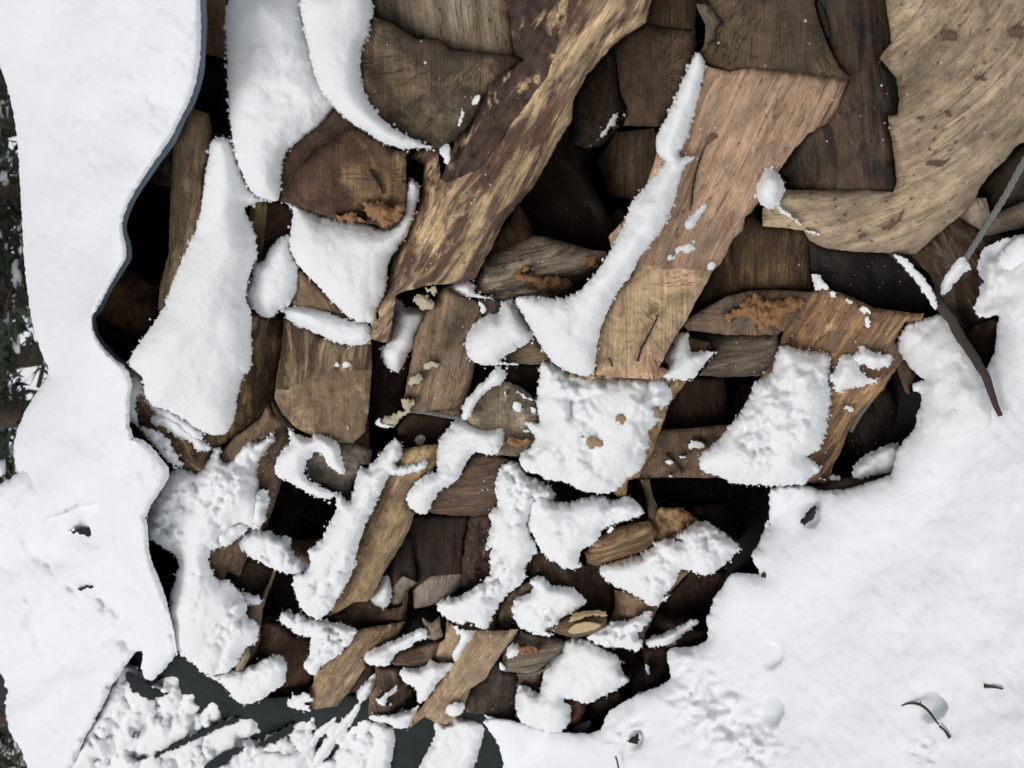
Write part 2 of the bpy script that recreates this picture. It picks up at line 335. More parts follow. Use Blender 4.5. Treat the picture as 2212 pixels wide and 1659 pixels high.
def patch(key,pts,o=8,T=2.6,mat=None,name='snow_cap',wid=3.2,lump=.55,lf=34,rough=2.6,step=4.4,back=7,smooth=2,depthf=None,parent=None,clump=0,follow=None,dents=None,zones=None,kind=None,label=None,skew=(.0,.22),edge_lump=True,dmin=None,thr=.12):
    SEED[0]+=1; sd=SEED[0]*2.71; rnd=np.random.RandomState(SEED[0]+500)
    p=P(pts,o) if isinstance(pts,str) else pts
    pc=chaikin(p,smooth); out=resample(pc,step*.75); ow=warp(warp(out,rough,.13,sd),rough*.55,.42,sd+3)
    ow[:,:2]+=rnd.uniform(-1,1,(len(ow),2))*min(1.15,rough*.4)
    v2,ff=tri(ow,step,rnd); off=mvc(v2,p)
    cen=p.mean(0); 
    if not depthf and key in SHAPE:
        fl_=follow if follow is not None else (1.0 if T<=1.25 else .45); so_=SHAPE[key](v2,np.zeros(len(v2))); off=off+fl_*(so_ if T<=1.25 else np.clip(so_,-.03,.02))
    if not depthf and mat is None and T>1.25 and name=='snow_cap':
        mp0=1/(inv0(cen[0],cen[1])*FPX); off=off+np.clip(((v2[:,1]-cen[1])*.30+(v2[:,0]-cen[0])*.12)*mp0,-.028,.012)
    z=depthf(v2[:,0],v2[:,1],off) if depthf else depth(v2[:,0],v2[:,1],off)
    mpx=z/FPX; d=dist_seg(v2,ow)*mpx*100
    we=min(wid,.75*d.max()); t=np.clip(d/we,0,1); prof=np.clip(1-(1-t)**2,0,1)**(.62 if mat is None else .5)
    E=np.array(ff); E=np.unique(np.sort(np.concatenate([E[:,[0,1]],E[:,[1,2]],E[:,[2,0]]]),axis=1),axis=0); deg=np.bincount(E.ravel(),minlength=len(v2))
    fixed=d<.12*we; p0=prof.copy()
    for _ in range(7):
        acc=np.zeros(len(v2)); np.add.at(acc,E[:,0],prof[E[:,1]]); np.add.at(acc,E[:,1],prof[E[:,0]]); prof=.4*prof+.6*acc/np.maximum(deg,1); prof[fixed]=p0[fixed]
    h=T*prof
    q=pos(v2[:,0],v2[:,1],z)
    ln=np.zeros(len(v2)); mm=float(mpx.mean())
    if lump or clump:
        soft=lf<12 and not clump
        for i in range(len(v2)):
            V=Vector((v2[i,0]*mm,v2[i,1]*mm,sd)); W=V+.006*noise.noise_vector(V*40)
            ln[i]=.9*noise.fractal(V*lf*.6,1.0,2.0,3)
            if clump: md=min(1.25,max(.12,.62+1.5*noise.noise(V*17+Vector((3,9,1))))); ln[i]=.45*ln[i]+md*1.5*(1-noise.voronoi(W*clump*.75)[0][0]**2*2.2)+md*.65*(1-noise.voronoi(W*clump*1.9)[0][0]**2*2.2)-1.0*md
            elif soft: ln[i]=1.0*noise.noise(W*lf)+.5*noise.noise(W*lf*2.3)+.10*noise.noise(W*lf*6)+.06*noise.noise(W*lf*15)+.13*noise.noise(Vector(((V.x*.8-V.y*.6)*75,(V.x*.6+V.y*.8)*20,sd)))+.05*noise.noise(Vector(((V.x*.8-V.y*.6)*170,(V.x*.6+V.y*.8)*60,sd)))
            else: ln[i]+=1.1*(abs(noise.noise(W*lf*1.0))+.4*abs(noise.noise(W*lf*2.3))+.15*abs(noise.noise(W*lf*5.5)))-.3
    h=h+lump*ln*(.3+.7*prof)
    for (zx,zy,zr,za) in zones or []:
        k_=np.exp(-(((v2[:,0]-zx)**2+(v2[:,1]-zy)**2)/zr**2)); 
        for i in np.nonzero(k_>.05)[0]:
            W=Vector((v2[i,0]*mm,v2[i,1]*mm,sd)); W=W+.012*noise.noise_vector(W*30); h[i]+=za*k_[i]*(abs(noise.noise(W*28))+.6*abs(noise.noise(W*62))+.3*abs(noise.noise(W*130))-.35)
    if clump and thr is not None: h=h-thr*T
    nn=NL*h/100
    z2=z*(1-nn) if depthf is None else z-h/100*1.3
    q=pos(v2[:,0],v2[:,1],z2)
    for (dx,dy,rx,ry,dp) in dents or []:
        aa=(v2[:,0]-dx)/rx+.12*np.sin(v2[:,1]*.11); s=aa**2+((v2[:,1]-dy)/ry)**2; q[:,2]-=dp/100*(np.clip(1-s,0,1)**.3*np.clip(.5+.5*aa,0,1)**1.3*1.2+.12*np.exp(-s*.4))
    c3=q.mean(0); ray=(c3-CAM)/np.linalg.norm(c3-CAM)
    n=len(ow); ri=tri.ring; ring=q[ri]
    bk=ring+(ring-CAM)/np.linalg.norm(ring-CAM,axis=1)[:,None]*back/100
    par=THINGS.get(key) if key else parent
    base=np.array(par.location) if par else c3
    V=np.concatenate([q,bk])-base; m0=len(q); F=[t[::-1] for t in ff]
    pa=ow[:,:2]; orient=((pa[:,0]*np.roll(pa[:,1],-1))-(np.roll(pa[:,0],-1)*pa[:,1])).sum()
    S=[]
    for i in range(n):
        j=(i+1)%n; S+=[[ri[i],ri[j],m0+j,m0+i]] if ri[i]!=ri[j] else []
    if orient<0: S=[t[::-1] for t in S]
    S+=[[m0+i for i in t] for t in cap(ow)]
    me=mesh(name,V,F+S,mat or SNOW)
    ob=link(name,me,par,None if par else tuple(base))
    if kind: ob['kind']=kind
    if par and name=='snow_cap' and T>1.25:            # loose crumbs round the rim
        zc=z2[ri]; cV=[]; cF=[]
        for i in range(len(ow)):
            for _ in range(rnd.poisson(.42)):
                a=rnd.uniform(0,6.283); dd=abs(rnd.normal(0,3.4)); r=(.0007+.0019*rnd.rand()**2)*(1.3 if rnd.rand()<.1 else 1)
                x_,y_=ow[i,0]+math.cos(a)*dd,ow[i,1]+math.sin(a)*dd
                if inside(np.array([[x_,y_]]),ow)[0]: zz=zc[i]-.003
                else: zz=zc[i]+.001
                cc=pos(x_,y_,zz)-base; k=len(cV)
                for d_ in ((1,0,0),(-1,0,0),(0,1,0),(0,-1,0),(0,0,1),(0,0,-1)): cV.append(cc+np.array(d_)*r*rnd.uniform(.7,1.4))
                cF+=[[k+i_ for i_ in t] for t in ((0,2,4),(2,1,4),(1,3,4),(3,0,4),(2,0,5),(1,2,5),(3,1,5),(0,3,5))]
        if cV: cb=link('snow_crumbs',mesh('snow_crumbs',cV,cF,SNOW),par); cb['kind']='stuff'
    return ob
def tube(name,path,rads,mat,parent=None,seg=8,base=(0,0,0)):
    path=np.array(path)-np.array(base); n=len(path); V=[];F=[]
    for i in range(n):
        t=path[min(i+1,n-1)]-path[max(i-1,0)]; t=t/np.linalg.norm(t); a=np.cross(t,[.3,.5,.8]); a/=np.linalg.norm(a); b=np.cross(t,a)
        rr=rads[i] if hasattr(rads,'__len__') else rads
        for k in range(seg):
            an=2*math.pi*k/seg; V.append(path[i]+rr*(math.cos(an)*a+math.sin(an)*b))
    for i in range(n-1):
        for k in range(seg):
            l=(k+1)%seg; F.append([i*seg+k,i*seg+l,(i+1)*seg+l,(i+1)*seg+k])
    F.append(list(range(seg))[::-1]); F.append([(n-1)*seg+k for k in range(seg)])
    return V,F
def smoothpath(p3,k=12):
    p=np.array(p3); out=[]
    for i in range(len(p)-1):
        a=p[max(i-1,0)];b=p[i];c=p[i+1];d=p[min(i+2,len(p)-1)]
        for j in range(k):
            t=j/k; out.append(.5*((2*b)+(-a+c)*t+(2*a-5*b+4*c-d)*t*t+(-a+3*b-3*c+d)*t**3))
    out.append(p[-1]); return np.array(out)

def dust(key,pts,n,o,r0=.0007,r1=.002):
    SEED[0]+=1; rnd=np.random.RandomState(SEED[0]); p=P(pts,o); lo=p[:,:2].min(0); hi=p[:,:2].max(0); par=THINGS[key]; b=np.array(par.location); V=[];F=[]
    n=int(n*.3)
    while n>0:
        c=rnd.uniform(lo,hi)[None]
        if not inside(c,p)[0]: continue
        n-=1; cc=pos(c[:,0],c[:,1],depth(c[:,0],c[:,1],SHAPE[key](c,p[0,2])))[0]-b; r=r0+(r1-r0)*rnd.rand()**2.5; k=len(V)
        for d in ((1,0,0),(-1,0,0),(0,1,0),(0,-1,0),(0,0,1),(0,0,-1)): V.append(cc+np.array(d)*r*rnd.uniform(.6,1.3))
        F+=[[k+i for i in t] for t in ((0,2,4),(2,1,4),(1,3,4),(3,0,4),(2,0,5),(1,2,5),(3,1,5),(0,3,5))]
    ob=link('snow_dust',mesh('snow_dust',V,F,SNOW),par); ob['kind']='stuff'
GOLDB=mk_plain('gold_bark',(.33,.24,.15),.8,160,.6,.003); CREAM=mk_plain('fresh_sawn_wood',(.52,.39,.22),.75,90,.3,.002); KNOT=mk_plain('knot_wood',(.13,.085,.055),.8,120,.5,.003); REDW=mk_plain('reddish_wood',(.33,.17,.10),.75,120,.4,.002); LICH=mk_plain('lichen',(.15,.135,.10),.9,200,.5,.004); TARPB=mk_plain('black_bark_and_hole_shade',(.018,.015,.013),.5,120,.4,.002)
# ---------------------------------------------------------------- the logs, each traced where it lies
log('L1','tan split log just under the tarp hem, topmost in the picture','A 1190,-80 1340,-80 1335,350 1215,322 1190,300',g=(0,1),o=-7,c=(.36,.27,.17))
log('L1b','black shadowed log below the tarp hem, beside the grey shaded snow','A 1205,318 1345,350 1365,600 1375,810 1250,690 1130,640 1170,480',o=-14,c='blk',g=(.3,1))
log('L2','long weathered tan log tucked along the tarp hem','A 1130,635 1240,678 1262,780 1240,900 1215,1100 1240,1420 1150,1600 D 990,330 935,330 950,180 1000,0 A 1012,1180 1020,1010 1030,850 1085,740',g=(-.15,1),o=-3,c=(.34,.26,.175),c2='cream',amp=.3)
log('L3','small dark log end with pale lichen specks under the tarp hem','A 1040,820 1040,860 1015,1112 860,1080 800,1060 900,960',kind='e',o=-14,c='dark',c2=(.3,.28,.24))
log('L4','dark red-brown sawn end mottled with ochre under the tarp','D 690,70 800,105 860,150 960,190 945,310 880,440 825,505 740,478 570,372 560,300 620,180',kind='e',o=-10,c=(.10,.06,.045),c2=(.30,.19,.11),amp=.4)
log('L66','snow-dusted tan log crumbling at the edge of the tarp snow','D 810,820 890,830 960,880 1120,960 1260,1090 1300,1130 1190,1300 1060,1250 930,1160 830,1060 780,950',g=(.6,1),o=1,c='brown',c2='gold',kind='b',amp=.4)
log('L6','broad brown log whose top carries the long thick snow cap','D 1200,330 1500,340 1560,375 1640,365 1672,400 1665,600 1640,740 1612,880 1545,975 1400,1085 1240,1180 1000,900 960,500',g=(-.1,1),o=1,c=(.17,.115,.075),c2='gold',amp=.35)
log('L5','short dark log end below the meeting of two snow caps','A 1500,1170 1590,1190 1665,1190 1750,1250 1735,1400 1620,1450 1560,1520 1530,1600 1450,1500',faces='s 0 1 6 7 8;e 1 2 3 4 5 6',o=-3,c=(.42,.32,.17),ecol=(.09,.055,.04),g=(-.1,1))
log('L7','dark half-round log end with lifted bark and orange fungus','A 1665,1190 1660,1080 1680,920 1740,850 1890,750 1985,640 2130,745 B 250,800 330,840 B 370,885 455,905 450,1100 440,1300 345,1378 265,1330 190,1325 0,1292',kind='e',o=3,c=(.11,.072,.05),c2=(.26,.19,.12),pith='B -10,1040')
log('L7b','curved slab of bark lifting off the dark half-round log end','A 1668,1090 1672,1000 1685,915 1745,845 1895,745 1990,640 2060,690 2111,730 2111,765 2010,800 1910,880 1880,870 1830,945 1700,1055',kind='b',o=5.5,c=(.09,.058,.045),g=(1,-.8),back=5,name='bark_slab',cat='bark slab',group=None)
log('L9','pale grey split log lying across the picture top','B 235,-90 1030,-90 1065,90 1108,345 1030,345 900,325 720,310 640,250 500,232 360,145 250,100',g=(.12,1),o=1,c=(.30,.25,.185),c2='lgrey',amp=.35)
log('L8','large dark quarter-round sawn end ringed by smooth snow','B 255,98 370,142 500,228 645,240 720,300 870,312 1095,338 1165,350 1060,430 960,510 900,620 840,720 740,830 645,885 580,866 450,812 340,742 240,645 190,520 178,400 190,260 232,190',kind='e',o=5,c=(.085,.068,.052),c2=(.19,.145,.10),pith='B 900,330',amp=.3)
log('L10','big crooked log with peeling bark, cream wood under purple-brown',
 'B 1030,-90 1430,-90 1930,-90 1870,140 1760,205 1685,262 1640,312 1520,455 1440,605 1432,720 1340,862 1270,1000 1190,1130 1040,1300 970,1450 890,1595 E 870,140 800,168 600,185 450,218 390,245 360,450 345,535 205,490 245,455 250,400 290,380 280,330 B 345,1659,-3 385,1500,-4 455,1400,-4 505,1230,-4 545,1130,-4 560,980,-4 460,935,-4 500,890,-3 640,885,-2 655,1060 740,840 850,700 930,505 1150,350 1100,335 1060,95 1400,120 1290,450 1090,720 900,1000 690,1085 520,1500',
 faces='b 0 1 44 45 46 47 48 37 38 39 40 41 42 43;s 1 2 3 4 5 6 7 8 9 10 11 12 13 14 15 16 17 18 19 20 49 48 47 46 45 44;s 37 48 49 20 21 22 23 24 25 26 27 28 29 30 31 32 33 34 35 36',
 g=(-.62,1),o=7,c=(.17,.108,.08),c2='cream',bcol=(.10,.07,.06),amp=.5,r=1.6,rough=2.5,prof='ridge')
log('L11','dark rectangular sawn end right of the peeling log','B 1690,300 1760,205 1870,145 1985,165 C 205,185 C 215,260 C 190,345 B 2120,460 2060,590 1990,700 1965,752 1742,748 1765,650 1725,550',kind='e',o=-4,c=(.115,.082,.058),c2=(.15,.11,.075))
log('L72','brown split face running off the picture top above the dark square end','B 1800,-90 C 215,-90 C 212,60 C 206,182 B 1985,168 1865,148 1880,60',o=-5,c=(.17,.115,.07),g=(0,1))
log('L12','small knobby log black with wet bark beneath the dark square end','B 1655,295 1690,300 1725,550 1765,660 1705,780 1615,865 1520,885 1450,855 1438,700 1415,620 1500,470 1600,340',kind='b',g=(-.1,1),o=-3.5,c='dark',amp=.35,r=2)
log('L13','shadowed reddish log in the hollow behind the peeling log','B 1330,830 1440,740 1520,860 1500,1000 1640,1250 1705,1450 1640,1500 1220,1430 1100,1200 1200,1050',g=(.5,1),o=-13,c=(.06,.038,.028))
log('L15','rough barky lump beside the lower edge of the peeling log','B 950,1480 1120,1220 1160,1260 1220,1400 1200,1500 900,1640 860,1600',kind='b',o=-4,c=(.12,.08,.055),amp=.4)
log('L14','weathered dark log tip frayed with ochre fungus, above the snow saddle','B 1215,1395 1350,1425 1560,1485 1640,1495 1642,1550 1600,1615 E 1590,90 1500,165 1400,235 1340,260 1150,245 1050,272 940,262 845,232 900,80 B 940,1500 1100,1440',g=(1,-.25),o=0,c=(.12,.095,.075),c2='lgrey',amp=.45,r=1.6)
log('L16','pinkish split log with a clean tan lower end and snow along its back',
 'C 240,312,-2 270,392,2 420,428,2 510,402,2 700,415,1 850,438,1 1122,468,-1 1125,500,-1 1065,640,0 985,740,0 880,792,1 800,880,1 700,1020,1 600,1180,1 540,1262,1 498,1290,1 490,1365,0 430,1420,0 400,1490,0 350,1575,0 310,1612,0 230,1605,2 120,1595,2 0,1600,2 E 1830,40,1 E 1700,60,0 E 1650,-100,0 C -110,1200,0 C 60,640,0 C 170,400,-1 E 1790,130,1 1720,200,1 1640,350,1 1600,450,1 1578,600,2 1575,716,3 1700,732,3 1955,748,3 2012,695,1 1955,672,1 2032,520,0 2111,400,0 F 200,300,0 F 270,180,0',
 faces='s 0 1 2 3 4 5 6 7 8 9 10 11 12 13 14 15 16 17 18 19 20 21 22 23 24 25 26 27 28 29;e 24 23 22 21 20 43 42 41 40 39 38 37 36 35 34 33 32 31 30',g=(-.5,1),o=8,pith='E 1750,200',ecol=(.40,.31,.21),c='pink',c2=(.44,.31,.22),amp=.3,rough=2,tilt=(.28,.05))
log('L16e','dark brown sawn end meeting the pink split face at the picture top','C 275,-90 890,-90 945,140 1000,285 1060,400 1128,462 1100,468 850,436 700,413 510,400 420,426 270,390 240,310 262,258 340,240 330,190 380,132 300,30',kind='e',o=9,c=(.085,.066,.048),c2=(.12,.088,.058),pith='C 700,-300',amp=.15,name='firewood_log')
log('L16f','thin pale splinter left of the dark sawn end at the top','C 208,20 300,28 382,130 332,188 342,238 262,260 270,150 240,90',o=8,c='grey',g=(.3,1),back=5)
log('L17','brown log with black bark patches wedged between pink face and giant round','C 870,-90 1330,-90 1350,100 1372,250 1300,345 1400,460 1418,600 1408,680 1352,690 1372,820 1392,950 1402,1080 1382,1140 1200,1124 740,1128 735,1050 705,1030 800,876 880,786 985,735 1065,630 1127,480 1060,400 1000,280 940,130',g=(.12,1),o=6,c=(.135,.093,.066),c2=(.045,.036,.034),amp=.4,r=1.4)
log('L18','giant tan log with curved torn grain, filling the top right corner','C 1325,-90 2300,-90 2300,800 2140,850 2100,880 2050,950 1980,1012 1900,1105 1870,1185 1780,1285 1700,1345 1510,1512 1300,1500 1150,1495 970,1472 890,1430 850,1370 730,1352 608,1342 605,1240 735,1128 1200,1124 1382,1140 1402,1080 1392,950 1372,820 1352,690 1408,680 1418,600 1400,460 1300,345 1372,250 1350,100',arc='C 500,-900',g=(-.5,1),o=5,c=(.375,.305,.225),c2=(.47,.395,.295),amp=.8,r=2.2,back=22,rough=1.4,prof='none',tilt=(.15,.1))
log('L23a','pale splintered stub just below the rope at the right edge','C 1862,1175 1935,1175 1962,1290 1905,1372 1780,1288',o=-2,c='lgrey',g=(.5,1))
log('L23b','dark wood behind the rope at the top right corner','C 1900,1110 2060,945 2160,860 2300,800 2300,1200 2160,1210 2000,1260 1905,1400 1950,1290 1935,1180',o=-9,c='dark',g=(-.5,1))
log('L23c','grey-brown flat log under the rope at the right picture edge','C 1905,1405 1990,1270 2160,1195 2300,1180 2300,1370 2160,1350 2010,1385',o=-4,c='grey',g=(1,-.3))
log('L19','dark brown log hung with torn bark, right of the tan lower end','C 498,1285 545,1255 608,1338 850,1368 880,1420 890,1659 F 900,130 910,232 720,220 540,222 400,252 250,332 125,412 170,340 270,180 310,80',g=(-.05,1),o=-2,c=(.105,.07,.047),c2=(.2,.13,.07),amp=.5)
log('L19e','grey leaf-shaped sawn end crusted with orange fungus','F 122,415 250,330 400,250 540,218 720,214 910,230 860,300 780,400 740,450 690,482 400,482 170,452',kind='e',o=1,c=(.16,.14,.12),c2='brown',amp=.3)
log('L20','grey weathered log end just under the fungus-crusted one','F 270,480 400,478 695,480 705,530 692,620 640,722 480,728 380,732 228,722 260,680 330,570 300,540',kind='s',g=(1,-.25),o=-2,c=(.14,.115,.09),c2='grey',amp=.4)
log('L21','big charcoal-black round end beneath the giant tan log','C 880,1420 1000,1475 1300,1498 1512,1512 1620,1620 F 1500,60 1600,190 1665,330 1650,358 1500,352 1300,328 1100,240 1000,190 895,95',kind='e',o=-7,c=(.028,.026,.025),c2=(.05,.045,.04),amp=.3)
log('L22','pink and gold mottled log, its left half buried in snow','F 740,420 800,260 925,212 1000,198 1270,318 1490,350 1565,352 1560,395 1455,405 1390,520 1420,570 1442,622 1350,760 1330,805 1215,910 1140,1000 1090,1130 1030,1250 1000,1362 875,1358 600,1340 300,1300 280,1200 420,1050 560,780 690,600',g=(-.62,1),o=3,c=(.25,.16,.11),c2=(.50,.34,.19),amp=.45,r=1.5,rough=2.2)
log('L23','brown log under the crossing of rope and stick, right side','C 1500,1510 1780,1280 1900,1372 1905,1405 2010,1385 2080,1420 F 2000,100 2015,190 1990,260 2010,350 2003,385 1870,440 1800,540 1680,350 1600,120 1480,0',g=(.5,1),o=-6,c='dbr',c2='grey',amp=.4)
log('L24','knot of rough bark peeping out of the snow below the stick','F 1625,640 1690,600 1770,650 1790,695 1720,730 1640,725',kind='b',o=1,c='mix',back=5,amp=.5)
log('L24b','rough barky wedge between stick and ground snow at right','F 1805,500 1870,420 2003,380 1995,540 1950,640 1860,600',kind='b',o=-4,c='mix',amp=.5)
log('L25','dark upright-grained plank behind the rope end','F 1330,760 1400,900 1440,1090 1400,1160 1200,1215 1110,1340 1040,1330 1000,1300 1090,1120 1130,980',g=(.2,1),o=-9,c=(.06,.042,.032),amp=.3)
log('L25b','narrow brown log tip at the left rim of the snow lobe','F 1390,650 1440,618 1520,720 1480,790 1482,832 1455,820',g=(.3,1),o=-4,c='brown')
log('L26','thin grey slab half sunk in ground snow under the mottled log','F 920,1385 1010,1350 1080,1330 1330,1295 1400,1310 1300,1400 1050,1440 930,1420',g=(1,-.2),o=-1,c='grey')
log('L27','dark board with upright grain left of the big mottled log','F -130,980 60,880 150,735 380,735 402,900 442,1015 350,1060 0,1060 -150,1050',g=(.08,1),o=-8,c=(.09,.058,.042),amp=.3)
log('L28','brown cracked log end with three flecks of snow','F -150,1055 0,1045 200,1032 445,1008 480,1060 420,1200 400,1330 0,1328 -135,1335 -170,1250 -60,1170',kind='e',o=-2.5,c=(.14,.098,.072),c2=(.2,.14,.1),amp=.25)
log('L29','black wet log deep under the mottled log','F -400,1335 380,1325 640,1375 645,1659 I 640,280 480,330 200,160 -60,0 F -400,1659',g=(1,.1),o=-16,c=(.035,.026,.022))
log('L29b','dark brown board in the hollow above the gnarled log','F 20,1520 390,1480 I 380,95 475,205 462,310 200,165 130,100 0,60',g=(.8,1),o=-9,c=(.05,.034,.026))
log('L30','gnarled yellowish log with broken bark at the hollow','H 1880,200 1960,110 2111,115 I 130,112 235,190 200,290 140,380 0,380 -110,360 -130,250',kind='b',g=(.6,1),o=-1,c=(.30,.21,.13),c2='gold',amp=.6)
log('L30b','short round-nosed brown branch stub pointing left over snow','H 1508,385 1560,310 1690,225 1890,190 1942,260 1932,325 1870,385 1720,430 1572,462 1528,442',kind='s',g=(1,-.35),o=3,c=(.19,.12,.07),c2='gold',r=2.4,amp=.3)
log('L30c','thin upright splinter above the round-nosed stub','E 1840,1340 1895,1335 1925,1500 H 1945,170 1935,250 1895,235 1880,60',g=(.1,1),o=0,c='mix',back=3,amp=.2)
log('L55','dark brown end behind the small hooded snow cap','E 1035,665 1100,668 1240,652 1262,745 1230,862 1130,795 1040,765',kind='e',o=-6,c='dbr')
log('L55b','dark log between the fungus-studded face and the round end','E 865,665 1045,655 1040,760 940,770 840,830 820,830 840,740',o=-10,c='dark',g=(.2,1))
log('L53','small wood chunk above the hooded snow cap','E 860,255 960,262 1085,262 1020,290 1010,360 905,385 870,340',o=-1,c='grey',g=(.4,1))
log('L54','tan wedge jutting right under the hooded snow cap','E 960,640 1050,600 1215,480 1255,550 1320,630 1230,658 1110,652',g=(1,-.1),o=1,c=(.27,.195,.13),c2='grey')
log('L56','log smothered by the broad lumpy snow cap mid-picture, gold bark edge','E 1250,720 1600,700 2060,700 2111,765 2055,845 2015,890 1965,1045 1905,1200 1865,1270 1832,1330 1772,1345 1762,1430 1705,1442 1660,1390 1400,1320 1200,1180 1260,1000',kind='b',g=(-.3,1),o=3,c=(.38,.25,.15),c2='cream',amp=.6)
log('L57','reddish broken tip beside the tan lower end','F 60,600 110,520 180,498 292,525 262,595 200,640 80,680 -60,660',o=-1,c=(.30,.19,.125),g=(1,-.1))
log('L58','rounded grey-brown log end flecked with snow in mid-picture','E 815,975 825,915 865,845 935,785 1040,752 1135,788 1225,868 1235,950 1245,1010 1205,1045 1215,1100 1180,1155 1110,1205 1030,1195 920,1190 850,1100',kind='e',o=2,c=(.17,.135,.105),c2='lgrey',amp=.45)
log('L59','squat brown block with level grain below the round end','E 588,1535 590,1480 640,1400 700,1350 780,1290 850,1170 1000,1195 1062,1222 1015,1245 992,1290 978,1360 992,1430 985,1500 960,1545 850,1557 700,1552',g=(1,-.08),o=1,c=(.145,.098,.068),c2=(.21,.145,.1),amp=.35)
log('L60','dark sawn end with a single dot of snow','E 395,1035 480,935 645,948 745,975 700,1045 645,1125 560,1152 440,1165 415,1090',kind='e',o=-4,c=(.085,.056,.042))
log('L51','tan-grey face studded with pale fungus shelves, centre','E 648,228 680,198 770,255 865,275 905,375 875,400 802,520 862,640 832,800 782,940 775,972 640,955 440,935 438,850 480,630 500,500 560,370 612,305',g=(-.25,1),o=3,c=(.27,.205,.145),c2=(.34,.25,.18),amp=.4)
log('L52','dark bark-covered log left of the fungus-studded face','E 248,500 305,530 320,640 400,705 490,555 482,640 442,850 400,935 350,985 250,965 238,880',kind='b',g=(0,1),o=-5,c=(.075,.048,.04))
log('L62','dark bark strip under the pointed shelf fungus','E 228,915 300,960 400,990 402,1100 350,1125 260,1200 205,1290 235,1130',kind='b',o=-8,c='blk')
log('L64','tan slab edge under the triangular snow patch','D 1780,98 1835,150 1965,270 2095,395 2050,400 1990,360 1830,310 1735,305 1750,200',g=(.7,1),o=3.5,c=(.30,.22,.15))
log('L63','big brown log with a round sawn face and bark rim, left of centre',
 'D 1685,385,-2 1800,420,-2 1900,490,-2 E 80,530,-2 E 250,515,-2 E 245,690,1 D 1900,700,1 D 1700,810,1 D 1635,800,0 D 1640,740,-1 D 1665,600,-2 E 232,890,1 E 205,1060,1 E 135,1125,1 E 0,1115,0 D 1880,1105,0 1760,1035,0 1680,955,0 1630,860,0',
 faces='s 0 1 2 3 4 5 6 7 8 9 10;e 8 7 6 5 11 12 13 14 15 16 17 18',g=(0,1),o=4,c=(.12,.075,.047),ecol=(.19,.14,.095),c2=(.33,.265,.18),pith='D 1850,880',amp=.3)
log('L63b','dark crescent of bark below the round sawn face','D 1608,880 1632,865 1690,965 1770,1040 1885,1108 1960,1125 1850,1112 1700,1035 1640,985',kind='b',o=2,c='dark',g=(1,.6),back=5,name='bark_slab',cat='bark slab',group=None)
log('L65','grey square-cut block snagged in snow left of centre','D 1805,1240 1850,1185 1900,1145 2030,1125 E 20,1115 150,1125 245,1165 240,1250 175,1250 140,1350 108,1442 0,1402 D 1810,1332',kind='e',o=3,c=(.115,.10,.085),c2='grey',amp=.3)
log('L47','tan log streaked with lumpy snow, left of the deep square hole','D 1590,890 1640,960 1690,990 1742,1110 1700,1180 1640,1300 1672,1350 1590,1610 G 1570,245 1480,260 1475,400 1445,470 1420,525 1350,490 1330,552 1262,522 1235,440 1245,360 1200,200 D 1200,1500 1230,1250 1400,1085 1545,980',g=(-.3,1),o=1,c=(.32,.225,.15),c2=(.2,.15,.11),amp=.4)
log('L46','brown end seen through the square hole','G 1730,305 1960,295 1900,450 1860,480 1790,450 1700,380',kind='e',o=-6,c='brown')
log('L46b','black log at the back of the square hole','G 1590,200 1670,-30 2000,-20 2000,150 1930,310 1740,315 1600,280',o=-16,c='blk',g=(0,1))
log('L48','dark end beneath the small tan flake, lower left','G 1365,545 1440,460 1480,410 1560,435 1640,480 1610,570 1560,645 1430,605 1390,585',kind='e',o=-3,c=(.10,.072,.055))
log('L48b','narrow slab seen edge-on, lower left','G 1632,460 1645,480 1600,600 1565,700 1550,800 1545,910 1480,1060 1420,1110 1380,1100 1440,900 1460,700 1550,640 1595,560',g=(-.25,1),o=0,c='brown',amp=.3,back=8)
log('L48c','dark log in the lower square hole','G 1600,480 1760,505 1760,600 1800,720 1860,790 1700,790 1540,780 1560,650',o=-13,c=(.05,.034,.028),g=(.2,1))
log('L49','reddish-brown upright board at the lower left of the pile','G 1545,790 1660,800 1750,870 1880,890 1860,1000 1868,1110 1852,1172 1720,1235 1500,1280 1440,1240 1560,1150 1600,1020 1520,930',g=(.05,1),o=-3,c=(.115,.065,.048),c2=(.16,.1,.07),amp=.3)
log('L49b','weathered tan sliver poking from snow at lower left','G 1395,1070 1425,985 1480,945 1485,995 1445,1070 1410,1085',g=(-.4,1),o=3.5,c='lgrey',back=5)
log('L45','long tan log leaning down-left, snow banked on its back',
 'E 400,1160 640,1125 640,1240 600,1292 500,1362 448,1450 H 455,110 502,145 470,240 420,340 330,480 250,640 220,672 150,672 0,757 -30,740 30,600 100,500 150,330 220,180 E 290,1450 E 330,1330',g=(-.45,1),o=4,c=(.37,.28,.17),c2=(.26,.19,.13),amp=.5,r=1.6)
log('L44','dark slab butting under the foot of the long tan log','H 0,757 170,668 232,672 350,715 425,700 445,610 465,620 450,790 300,812 150,828 5,765',kind='e',o=-1.5,c=(.075,.055,.045),c2='dbr')
log('L43','tan log with crumbly face near the bottom left of the pile','H 80,930 150,838 440,790 430,830 400,900 200,1000 210,1060 120,1200 40,1292 -90,1312 -165,1265 -100,1150 -90,1050 0,1000',g=(-.6,1),o=2,c=(.35,.26,.17),c2=(.25,.18,.12),amp=.45)
log('L43b','rough dark flank beside the crumbly tan log','H 200,1010 280,1060 180,1190 50,1300 30,1290 120,1190 200,1060',kind='b',o=-2,c='dark')
